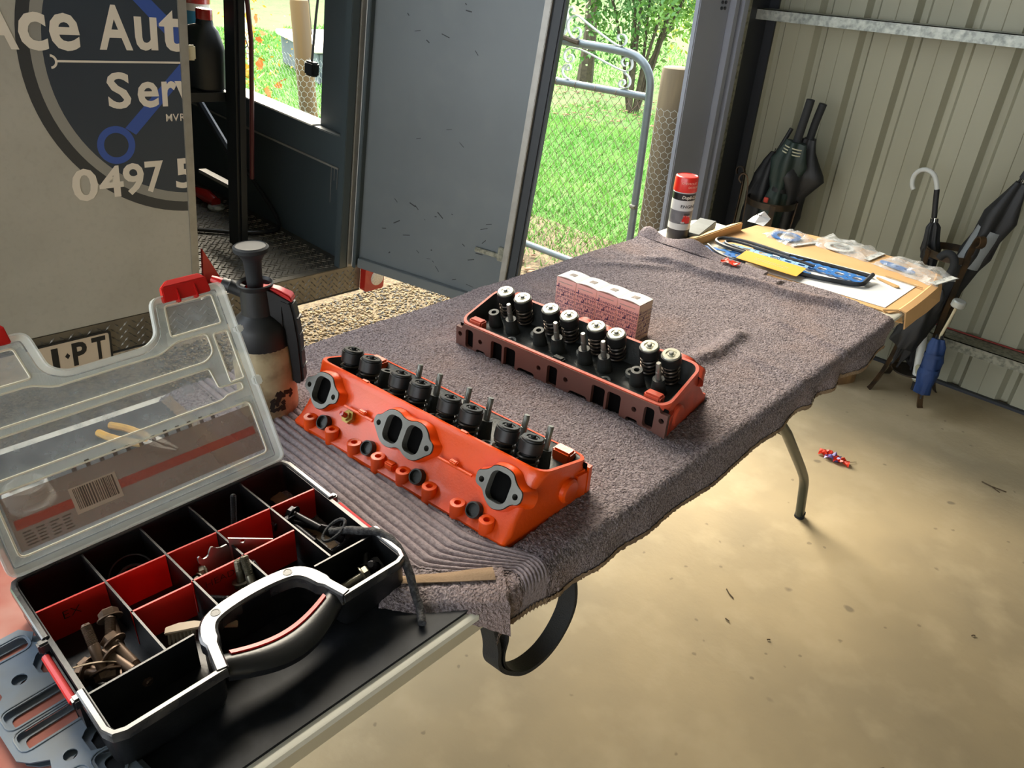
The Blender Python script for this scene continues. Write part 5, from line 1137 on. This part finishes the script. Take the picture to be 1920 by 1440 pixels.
# ------------------------------------------------------------------ far end of the table
mat('stone_grey', '6f7473', .7, c2='5c605f', sc=20, amt=.5); mat('cardboard', 'cfa470', .75, c2='c2965f', sc=8, amt=.5, bump=(120, .2, .001)); mat('card_pale', 'cfae78', .75); mat('paper_white', 'dfe0e0', .6); mat('card_yellow', 'd6a032', .65)
mat('gasket_blue', '2f6fb5', .45, c2='2559a0', sc=12, amt=.5); mat('gasket_black', '1a1c20', .4, c2='3c4652', sc=20, amt=.6); mat('gasket_pale', '8fb6d8', .4, c2='5f8fc4', sc=15, amt=.6)
clear('film', 'dfe3e3', .18, .12, sc=40, amax=.55); mat('film_white', 'd5d8d6', .4); mat('orange_wrap', 'd8391c', .4); mat('wood_stick', 'bf9a66', .7)
ds = thing('sharpening_stone', 'grey rectangular stone block beside the spray can', 'block', (-.279, 2.008, TZ + .0005), (0, 0, R(14))); b = NB(); bx(b, -.027, .027, -.085, .085, 0, .024); ob('block', b, 'stone_grey', ds, bevel=.002)
cbs = cb = thing('carton_sheet', 'opened flat cardboard carton with a raised right flap, under the gaskets', 'cardboard', (0, 0, TZ + .0005))
b = NB(); plate(b, [(-.215, 2.10), (-.205, 2.245), (-.036, 2.295), (.225, 2.306), (.335, 2.27), (.362, 2.16), (.366, 1.905), (.352, 1.868), (.25, 1.862), (.10, 1.858), (-.055, 1.846), (-.09, 1.87), (-.10, 1.95), (-.20, 1.97)], [], .003); ob('base_panel', b, 'cardboard', cb, smooth=0)
b = NB(); loft(b, [[(x0 - .003, y, .003), (x0 + .001, y, .0055), (x0 + .017, y, .002), (x1 + .005, y + .002, z1), (x1 + .002, y + .002, z1 - .002), (x0 + .0145, y, -.0015)] for y, x0, x1, z1 in ((1.905, .362, .383, -.040), (1.98, .362, .384, -.036), (2.06, .360, .383, -.040), (2.16, .356, .382, -.034), (2.235, .343, .362, -.030), (2.262, .334, .350, -.024))]); ob('right_flap', b, 'cardboard', cb, smooth=0)
b = NB(); loft(b, [[(.335, 1.868, .003), (.362, 1.900, .003), (.362, 1.900, .006), (.335, 1.868, .006)], [(.356, 1.856, -.012), (.384, 1.886, -.020), (.384, 1.886, -.017), (.356, 1.856, -.009)]]); ob('corner_flap', b, 'cardboard', cb, smooth=0)
b = NB(); loft(b, [[(-.253, 1.885, .012), (-.226, 1.896, .020), (-.226, 1.896, .023), (-.253, 1.885, .015)], [(-.240, 2.13, .014), (-.212, 2.140, .026), (-.212, 2.140, .029), (-.240, 2.13, .017)]]); ob('left_flap', b, 'card_pale', cb, smooth=0)
b = NB(); loft(b, [[(-.228, 1.896, .0), (-.222, 1.896, .0), (-.222, 1.896, .021), (-.228, 1.896, .021)], [(-.214, 2.140, .0), (-.208, 2.140, .0), (-.208, 2.140, .027), (-.214, 2.140, .027)]]); ob('left_flap_fold', b, 'cardboard', cb, smooth=0)
b = NB(); [box(b, (.3755, 2.035 + .006*i, -.018), (.004, .004, .006)) for i in range(5)]; ob('flap_print', b, 'print_soft', cb, kind='stuff', smooth=0)
b = NB(); plate(b, [(-.06, 1.858), (.333, 1.888), (.332, 2.12), (.20, 2.10), (-.06, 2.06)], [], .0012); o = tag(ob('white_sheet', b, 'paper_white', smooth=0, loc=(0, 0, TZ + .0038)), 'white paper sheet on the cardboard under the black seals', 'paper')
def stripgasket(name, label, m, p, rot, L, W_, n, grp=None):
    out = []; 
    for k in range(41): f = k/40; out.append((-L/2 + L*f, W_/2*(1 + .14*math.sin(f*n*2*PI*2))))
    for k in range(41): f = 1 - k/40; out.append((-L/2 + L*f, -W_/2*(1 + .14*math.sin(f*n*2*PI*2 + 1))))
    hol = []
    for k in range(n):
        x = -L/2 + L*(k + .5)/n; hol.append(rrect(L/n*.50, W_*.46, min(L/n, W_)*.14, 3, x, 0))
        if k: hol.append(circ(W_*.08, 8, -L/2 + L*k/n, W_*.22)); hol.append(circ(W_*.08, 8, -L/2 + L*k/n, -W_*.22))
    t = thing(name, label, 'gasket', p, rot, grp); b = NB(); plate(b, out, hol, .0014); ob('sheet', b, m, t, smooth=0)
    b = NB(); [tube(b, [(x, y, .0015) for x, y in inset(h, -.003)], .0009, 4, closed=True) for h in hol[:1]]; ob('sealing_bead', b, 'gasket_black', t); return t
GG = 'blue gaskets on the cardboard'
stripgasket('head_gasket', 'blue head gasket strip with square openings on the right, beside the stick', 'gasket_blue', (.115, 2.005, TZ + .010), (R(2), 0, R(4)), .24, .050, 5, GG)
stripgasket('head_gasket', 'blue gasket at the far left, nearest the towel edge', 'gasket_blue', (-.135, 1.895, TZ + .008), (R(1), R(1), R(22)), .16, .050, 3, GG)
stripgasket('head_gasket', 'pale blue gasket lying inside the curved black seal', 'gasket_pale', (-.095, 1.965, TZ + .012), (0, R(-1), R(10)), .15, .036, 3, GG)
stripgasket('head_gasket', 'blue gasket under the yellow card', 'gasket_blue', (.010, 1.925, TZ + .007), (0, R(1), R(8)), .20, .045, 4, GG)
stripgasket('head_gasket', 'small bright blue gasket tab behind the yellow card', 'gasket_pale', (.035, 1.962, TZ + .016), (R(3), R(2), R(12)), .11, .025, 3, GG)
def sealloop(label, P, r, m='gasket_black', group='black rubber seals on the cardboard', tw=None):
    t = thing('rubber_seal', label, 'seal', (0, 0, 0), group=group); b = NB(); tube(b, smooth_path(P, 3), r, 8); ob('seal', b, m, t); return t
z0 = TZ + .016
sealloop('long black seal bending round the pale gasket, nearest the back edge', [(.02, 2.000, z0 + .004), (-.06, 2.004, z0 + .006), (-.13, 2.003, z0 + .006), (-.178, 1.985, z0 + .004), (-.190, 1.962, z0 + .002), (-.178, 1.938, z0), (-.12, 1.925, z0), (-.03, 1.935, z0)], .0055)
sealloop('inner black seal curving inside the longest one', [(.10, 1.985, z0 + .002), (-.05, 1.988, z0 + .003), (-.14, 1.990, z0 + .003), (-.165, 1.970, z0 + .002), (-.155, 1.950, z0), (-.08, 1.945, z0)], .0042)
sealloop('black seal with upturned right end lying on the white sheet', [(-.02, 1.905, TZ + .010), (.06, 1.906, TZ + .011), (.14, 1.925, TZ + .012), (.215, 1.958, TZ + .011), (.240, 1.975, TZ + .012), (.238, 2.000, TZ + .016), (.236, 2.045, TZ + .022)], .0062)
sealloop('long straight black seal along the cardboard crease', [(-.10, 2.020, TZ + .008), (.05, 2.045, TZ + .009), (.16, 2.062, TZ + .009), (.23, 2.066, TZ + .010)], .0050)
sealloop('black seal along the towel edge left of the yellow card', [(-.19, 1.915, TZ + .010), (-.13, 1.868, TZ + .012), (-.08, 1.852, TZ + .014), (-.04, 1.862, TZ + .012)], .0048)
sealloop('thin black seal tip crossing behind the yellow card', [(.02, 1.975, TZ + .016), (.055, 1.985, TZ + .018), (.075, 2.010, TZ + .024)], .0030)
yc = thing('instruction_card', 'yellow card with small print lying over the blue gaskets', 'card', (.016, 1.896, TZ + .021), (R(4), R(1.2), R(5))); b = NB(); loft(b, [[(x, y, z) for x, y in rrect(.172, .068, .002, 2)] for z in (0, .0012)]); ob('card', b, 'card_yellow', yc, smooth=0)
b = NB(); [bx(b, -.045 + .006*i, -.0405 + .006*i, -.008 + .010*j, -.0065 + .010*j, .0012, .0014) for i in range(16) for j in range(2)]; ob('small_print', b, 'print_soft', yc, smooth=0, kind='stuff')
stk = thing('wooden_stick', 'flat wooden scraper stick on the white sheet', 'stick', (.272, 2.063, TZ + .0062), (0, 0, R(-20))); b = NB(); plate(b, chaikin([(-.035, -.004), (.02, -.007), (.036, -.007), (.036, .007), (.02, .007), (-.035, .004)], 1), [circ(.0015, 8, .028, 0)], .003); ob('blade', b, 'wood_stick', stk, smooth=0)
stk = thing('wooden_stick', 'thin dark stick at the right edge of the white sheet', 'stick', (.300, 2.105, TZ + .006), (0, 0, R(-4))); b = NB(); tube(b, [(-.05, 0, .002), (.05, 0, .002)], .002, 6); ob('shaft', b, 'wood_stick', stk)
def bag(label, p, w, d, rz, inner, white=False, seed=1):
    t = thing('plastic_bag', label, 'bag', p, (0, 0, rz), 'clear bags of gasket parts'); random.seed(seed); n = 16; b = NB()
    G_ = {}
    for s in (0, 1):
        for i in range(n+1):
            for j in range(n+1):
                u, v = i/n, j/n; e = min(u, 1-u, v, 1-v); h = (.0008 + .016*min(1, e*4)**.7*(1 + .9*NZ.noise(Vector((u*5 + seed, v*5, s*4)))) if s else .0002)
                jx = .012*NZ.noise(Vector((v*6, seed, 0))); jy = .012*NZ.noise(Vector((u*6, seed, 5)))
                G_[s, i, j] = b.verts.new(((u - .5)*w + jx, (v - .5)*d + jy, max(.0002, h + (.004*NZ.noise(Vector((u*14, v*14, seed))) if s and e > .05 else 0))))
        for i in range(n):
            for j in range(n): b.faces.new((G_[s, i, j], G_[s, i+1, j], G_[s, i+1, j+1], G_[s, i, j+1]))
    ob('film', b, 'film', t, smooth=20)
    b = NB(); bx(b, w*.40, w*.5, -d*.42, d*.42, .003, .0045); ob('seal_strip', b, 'film_white', t, bevel=.0005)
    for kind, a in inner:
        b = NB()
        if kind == 'ring': lathe(b, [(a[2]*.62, .003), (a[2]*.62, .006), (a[2], .006), (a[2], .003), (a[2]*.62, .003)], 24, Matrix.Translation((a[0], a[1], a[4] if len(a) > 4 else 0)), cap=False)
        else: plate(b, [(x + a[0], y + a[1]) for x, y in chaikin([(-a[2], -.010), (0, -.016), (a[2], -.012), (a[2]*1.05, .010), (0, .014), (-a[2], .011)], 2)], [circ(.005, 10, a[0] + q, a[1]) for q in (-a[2]*.5, 0, a[2]*.5)], .004, Matrix.Translation((0, 0, .003)))
        ob('gasket_' + ('ring' if kind == 'ring' else 'sheet'), b, a[3], t)
    return t
bag('clear bag holding a blue ring gasket at the back left of the cardboard', (-.070, 2.200, TZ + .0038), .13, .12, R(-20), [('ring', (-.012, -.01, .045, 'gasket_blue'))], seed=3)
bag('crumpled whitish clear bag of pale rings in the middle of the cardboard', (.080, 2.255, TZ + .0038), .19, .12, R(-4), [('ring', (-.015, -.02, .042, 'film_white')), ('ring', (-.01, -.018, .022, 'galvanised', .004))], seed=8)
bag('clear bag with a bright blue gasket overhanging the right edge of the cardboard', (.285, 2.230, TZ + .0038), .19, .13, R(-12), [('sheet', (-.035, -.03, .052, 'gasket_blue'))], seed=5)
t = thing('torn_wrapper', 'torn printed white wrapper at the back corner of the cardboard', 'wrapper', (-.215, 2.255, TZ + .004)); b = NB(); loft(b, [[(-.03, -.01, 0), (.0, -.02, .004), (.03, -.015, 0)], [(-.025, .01, .012), (.0, .005, .024), (.03, .012, .010)], [(-.02, .03, .018), (.005, .022, .036), (.028, .03, .016)]], cap=False, closed=False); ob('paper', b, 'paper_white', t, smooth=0)
b = NB(); [bx(b, -.008 + .006*i, -.004 + .006*i, .002, .004, .0235 + .0*i, .026) for i in range(3)]; ob('print', b, 'can_char', t, smooth=0, kind='stuff')
t = thing('orange_wrapper', 'crumpled orange wrapper on the towel by the black seals', 'wrapper', (-.055, 1.806, TZ + .014)); random.seed(9); b = NB(); n = 6
G_ = [[b.verts.new((-.024 + .048*i/n, -.012 + .024*j/4 + random.uniform(-.004, .004), .006 + .010*abs(NZ.noise(Vector((i*.8, j*.9, 2)))) + random.uniform(0, .004))) for j in range(5)] for i in range(n+1)]
for i in range(n):
    for j in range(4): b.faces.new((G_[i][j], G_[i+1][j], G_[i+1][j+1], G_[i][j+1]))
ob('foil', b, 'orange_wrap', t, smooth=0)

# ------------------------------------------------------------------ umbrella stands and umbrellas
mat('iron', '2b241c', .5, .4, c2='5a4228', sc=14, amt=.7); mat('umb_black', '121316', .6, c2='1b1d20', sc=12, amt=.5); mat('umb_green', '1f2f2b', .6, c2='18231f', sc=12, amt=.5); mat('umb_grey', '7f8487', .5, c2='64696c', sc=10, amt=.5); mat('umb_blue', '133263', .65, c2='0e274f', sc=14, amt=.5)
mat('handle_clear', 'cfd2cf', .15, alpha=.55); mat('chrome', 'b9b9b4', .25, .8); mat('foam_black', '1f2124', .8); mat('silk_stripe', 'a9a890', .6); mat('clip_red', 'b53a2c', .5); mat('pale_wood', 'b3a98c', .5)
def flatbar(b, P, w, t, n_): 
    P = [Vector(p) for p in smooth_path(P, 2)]; rg = []
    for i, p in enumerate(P):
        d = (P[min(i+1, len(P)-1)] - P[max(0, i-1)]).normalized(); nn = Vector(n_); nn = (nn - d*nn.dot(d)).normalized(); q = d.cross(nn)
        rg.append([p + nn*w/2 + q*t/2, p + nn*w/2 - q*t/2, p - nn*w/2 - q*t/2, p - nn*w/2 + q*t/2])
    loft(b, rg)
def stand(label, cx, cy, r, zr, legs, loc0):
    t = thing('umbrella_stand', label, 'umbrella stand', (cx, cy, 0))
    b = NB(); n = 32; rg = [[(q*math.cos(2*PI*k/n), q*math.sin(2*PI*k/n), z) for q, z in ((r, zr - .013), (r + .003, zr - .013), (r + .003, zr + .013), (r, zr + .013))] for k in range(n)]
    vs4 = [[b.verts.new(p) for p in L] for L in rg]
    for k in range(n):
        for m_ in range(4): b.faces.new((vs4[k][m_], vs4[(k+1) % n][m_], vs4[(k+1) % n][(m_+1) % 4], vs4[k][(m_+1) % 4]))
    ob('top_ring', b, 'iron', t)
    for a, hk in legs:
        a = R(a); d = Vector((math.cos(a), math.sin(a), 0)); b = NB()
        P = [d*(r + .055) , d*(r + .045) + Vector((0, 0, .01)), d*(r + .006) + Vector((0, 0, .12)), d*(r - .012) + Vector((0, 0, .32)), d*(r + .002) + Vector((0, 0, zr - .08)), d*(r + .006) + Vector((0, 0, zr + .01))]
        if hk: P += [d*(r + .010) + Vector((0, 0, zr + .06)), d*(r + .022) + Vector((0, 0, zr + .10)), d*(r + .045) + Vector((0, 0, zr + .105)), d*(r + .055) + Vector((0, 0, zr + .08)), d*(r + .040) + Vector((0, 0, zr + .065))]
        flatbar(b, P, .022, .005, (-d.y, d.x, 0)); ob('leg', b, 'iron', t)
    b = NB(); lathe(b, [(r - .02, .09), (r - .02, .096), (0, .096)], 28, cap=False); ob('drip_tray', b, 'iron', t)
    return t
def umbrella(label, P, prof, m, handle, hm, parts=None, group=None, folds=7, name='umbrella', hr=.011):
    """closed umbrella: P = axis from tip up to handle start; prof = canopy radius along the axis; handle = extra points"""
    t = thing(name, label, 'umbrella', P[0], group=group); o = Vector(P[0]); b = NB(); Q = [Vector(p) - o for p in P]
    d = (Q[-1] - Q[0]).normalized(); u = d.orthogonal().normalized(); v = d.cross(u); rg = []; L = (Q[-1] - Q[0]).length
    for f, r in prof:
        c = Q[0] + (Q[-1] - Q[0])*f
        rg.append([c + (u*math.cos(a) + v*math.sin(a))*max(.0025, r*(1 + .22*math.sin(a*folds + f*7) + .10*math.sin(a*3 + f*5))) for a in np.linspace(0, 2*PI, 37)[:-1]])
    loft(b, rg); ob('canopy', b, m, t, smooth=60)
    b = NB(); tube(b, [Q[0] - d*.0, Q[-1]], .0042, 8); ob('shaft', b, 'chrome', t)
    b = NB(); cyl(b, Q[0] - d*.018, Q[0] + d*.045, .004, .006, 8); ob('ferrule', b, 'umb_black', t)
    H = [Vector(p) - o for p in handle]; b = NB(); H = [Vector(q) for q in smooth_path([tuple(x) for x in H], 2)]; tube(b, H, hr, 12); ob('handle', b, hm, t)
    f, r = prof[-2]; c = Q[0] + (Q[-1] - Q[0])*prof[-1][0]; b = NB()
    for k in range(8): a = k*PI/4; e = c + (u*math.cos(a) + v*math.sin(a))*.012; tube(b, [e - d*.006, e + d*.014], .0022, 5)
    ob('rib_tips', b, 'umb_black', t, kind='stuff')
    for nm, fa, fb, rr_, mm in (parts or []):
        b = NB(); lo = []
        for f in np.linspace(fa, fb, 5):
            c = Q[0] + (Q[-1] - Q[0])*f; lo.append([c + (u*math.cos(a) + v*math.sin(a))*rr_ for a in np.linspace(0, 2*PI, 21)[:-1]])
        loft(b, lo, cap=False); ob(nm, b, mm, t)
    return t
stand('black iron umbrella stand with curled leg tops, right of the cardboard', .185, 3.055, .085, .585, ((-42, True), (-135, False), (45, False), (135, False)), None)
stand('dark iron umbrella stand in the corner behind the spray can', -.535, 3.03, .098, .605, ((-150, True), (-60, False), (30, False), (120, False)), None)
UG = 'umbrellas in the right hand stand'
umbrella('closed black umbrella with a clear crook handle, upright in the right stand', [(.190, 3.055, .10), (.083, 3.07, .70)], [(.02, .006), (.06, .020), (.30, .024), (.55, .026), (.74, .022), (.80, .028), (.86, .022), (.93, .020), (.955, .012)], 'umb_black',
         [(.083, 3.07, .690), (.072, 3.07, .735), (.060, 3.07, .790)], 'umb_black', [('tie_band', .74, .80, .029, 'umb_black')], UG, hr=.0095)
u_ = COL.objects['umbrella']; o = Vector((.190, 3.055, .10)); b = NB(); tube(b, [Vector(p) - o for p in smooth_path([(.060, 3.07, .790), (.050, 3.07, .815), (.033, 3.07, .842), (.002, 3.07, .852), (-.024, 3.07, .840), (-.034, 3.07, .812), (-.028, 3.07, .785), (-.018, 3.07, .772)], 2)], .0085, 12); ob('crook_handle', b, 'handle_clear', u_)
umbrella('long black and grey golf umbrella leaning to the right edge', [(.150, 3.02, .12), (.318, 3.075, .905)], [(.02, .008), (.10, .022), (.35, .032), (.55, .036), (.62, .046), (.70, .040), (.80, .050), (.90, .030), (.955, .020)], 'umb_black',
         [(.312, 3.073, .885), (.325, 3.077, .940), (.345, 3.083, 1.03), (.36, 3.088, 1.10)], 'foam_black', [('grey_panel', .56, .74, .043, 'umb_grey')], UG, 4, hr=.016)
umbrella('baggy black umbrella with a thick black crook handle, hanging left in the right stand', [(.150, 2.93, .17), (.205, 2.955, .50)], [(.0, .006), (.16, .012), (.20, .044), (.38, .046), (.58, .042), (.74, .038), (.87, .032), (.95, .018)], 'umb_black',
         [(.203, 2.955, .485), (.219, 2.955, .525), (.228, 2.955, .565), (.222, 2.955, .596), (.200, 2.955, .612), (.180, 2.955, .602), (.172, 2.955, .585)], 'foam_black', None, UG, 5, hr=.0135)
umbrella('short blue folding umbrella with a silver topped handle, lowest in the right stand', [(.288, 2.905, .085), (.270, 2.925, .315)], [(.0, .012), (.03, .026), (.35, .031), (.60, .030), (.85, .026), (.97, .018)], 'umb_blue', [(.270, 2.925, .300), (.280, 2.93, .38), (.287, 2.932, .442)], 'pale_wood', [('tie_band', .38, .46, .0335, 'umb_blue'), ('tie_band', .66, .72, .0325, 'umb_blue')], UG, 5, hr=.0052)
u_ = COL.objects['umbrella.003']; b = NB(); lathe(b, [(.006, -.002), (.021, .0), (.0235, .003), (.0235, .021), (.020, .0255), (0, .0265)], 24, Matrix.Translation((-.001, .027, .355)) @ Euler((0, R(8), 0)).to_matrix().to_4x4(), cap=False); ob('handle_cap', b, mat('satin_silver', 'a9aaa5', .42, .25), u_)
t = thing('umbrella', 'white banded folding umbrella tip with pale cord bundle, behind the baggy black one', 'umbrella', (.225, 3.03, .05), group=UG)
b = NB(); tube(b, [(0, 0, .03), (-.045, .0, .30), (-.06, 0, .42)], .0155, 14); ob('white_sleeve', b, 'film_white', t); b = NB(); tube(b, [(-.043, .0, .292), (-.0465, .0, .312)], .0162, 14); ob('black_band', b, 'umb_black', t); b = NB(); lathe(b, [(.010, .02), (.021, .085), (.019, .095)], 16); ob('pleated_skirt', b, 'silk_stripe', t); b = NB(); tube(b, [(.0, 0, -.02), (0, 0, .03)], [.006, .008], 8); ob('tip', b, 'umb_black', t)
UL = 'umbrellas in the corner stand'
umbrella('dark green umbrella with pale edge stripes in the corner stand', [(-.575, 3.04, .30), (-.492, 3.05, .865)], [(.02, .010), (.15, .030), (.38, .044), (.52, .048), (.64, .034), (.70, .046), (.84, .062), (.92, .046), (.985, .036)], 'umb_green', [(-.497, 3.05, .850), (-.490, 3.05, .920), (-.481, 3.05, 1.02)], 'foam_black', [('edge_stripe', .925, .933, .047, 'silk_stripe'), ('edge_stripe', .945, .953, .045, 'silk_stripe'), ('edge_stripe', .905, .913, .049, 'silk_stripe'), ('tie_strap', .625, .655, .038, 'umb_black')], UL, 5, hr=.0165)
u_ = COL.objects['umbrella.005']; b = NB(); box(b, (.034, -.052, .318), (.020, .006, .022)); ob('strap_clip', b, 'clip_red', u_, bevel=.002); b = NB(); box(b, (.008, -.050, .282), (.018, .006, .012)); ob('strap_clip', b, 'clip_red', u_, bevel=.002)
umbrella('black umbrella with flared skirt behind the green one', [(-.500, 3.10, .30), (-.466, 3.10, .88)], [(.02, .010), (.20, .030), (.42, .044), (.58, .040), (.72, .085), (.76, .080), (.90, .036), (.98, .026)], 'umb_black', [(-.467, 3.10, .865), (-.462, 3.10, .930), (-.449, 3.10, 1.005)], 'foam_black', None, UL, 4, hr=.0155)
umbrella('black umbrella with slim dark shaft, leftmost in the corner stand', [(-.655, 3.06, .30), (-.585, 3.09, .80)], [(.02, .012), (.20, .034), (.45, .050), (.62, .056), (.78, .048), (.90, .034), (.98, .020)], 'umb_black', [(-.587, 3.09, .79), (-.570, 3.095, .84), (-.553, 3.10, .893)], 'umb_black', None, UL, 5, hr=.0085)
b = NB(); flatbar(b, [(-.668, 3.0, .47), (-.664, 3.0, .60), (-.664, 3.0, .68), (-.670, 3.0, .715), (-.690, 3.0, .728), (-.708, 3.0, .712), (-.700, 3.0, .690)], .012, .004, (0, 1, 0)); ob('scroll_hook', b, 'iron', COL.objects['umbrella_stand.001']).location = (.535, -3.03, 0)

# ------------------------------------------------------------------ things on the floor
mat('log', '7a5a34', .85, c2='4a3520', sc=9, amt=.8, c3='a8824e', sc3=14, amt3=.6, stretch=(1, 1, .2), bump=(40, .6, .006)); mat('wrap_purple', '6a5fa0', .4); mat('twig', '4a3c28', .9)
t = thing('log_round', 'short split log standing on the floor under the far table end', 'log', (-.07, 2.95, 0)); b = NB(); L = []
for z, k in ((0, 1.02), (.06, 1), (.16, .97), (.30, 1)): L.append([(.09*k*math.cos(a)*(1 + .08*math.sin(3*a)), .085*k*math.sin(a)*(1 + .06*math.sin(5*a + z*8)), z) for a in np.linspace(0, 2*PI, 29)[:-1]])
loft(b, L); ob('log', b, 'log', t)
t = thing('floor_wrapper', 'crumpled orange and violet wrapper lying on the concrete', 'wrapper', (.205, 2.345, 0), (0, 0, R(15))); random.seed(12)
for m, dx, dy in (('orange_wrap', -.022, .012), ('wrap_purple', .0, .0), ('orange_wrap', .030, -.008)):
    b = NB(); G_ = [[b.verts.new((dx - .026 + .052*i/5, dy - .016 + .032*j/4 + random.uniform(-.004, .004), .001 + random.uniform(0, .016)*(.3 + abs(math.sin(i*1.3 + j))))) for j in range(5)] for i in range(6)]
    for i in range(5):
        for j in range(4): b.faces.new((G_[i][j], G_[i+1][j], G_[i+1][j+1], G_[i][j+1]))
    ob('foil', b, m, t, smooth=0)
b = NB(); tube(b, [(.02, -.02, .004), (.05, .0, .006), (.075, .025, .003)], .001, 5); ob('thread', b, 'twig', t)
t = thing('twig', 'small forked twig on the concrete near the right edge', 'twig', (.64, 2.60, 0)); b = NB(); tube(b, [(-.03, .01, .003), (0, 0, .006), (.045, .01, .003)], .002, 5); tube(b, [(0, 0, .006), (.03, -.012, .004)], .0015, 5); ob('stem', b, 'twig', t)
for p, lab, L in (((.292, 1.507), 'straw sliver on the floor below the table edge', .035), ((.78, 1.30), 'brown splinter on the shaded floor', .022), ((.44, 1.44), 'tiny dark chip on the floor below the table edge', .008), ((.335, 1.42), 'dark leaf crumb left of the straw sliver', .012), ((.80, 1.85), 'small black crumb on the right floor', .010)):
    b = NB(); tube(b, [(-L/2, 0, .0018), (0, L*.08, .003), (L/2, 0, .0018)], .0016, 5); tag(ob('debris', b, 'twig', loc=(p[0], p[1], 0), rot=(0, 0, p[0]*9)), lab, 'debris')
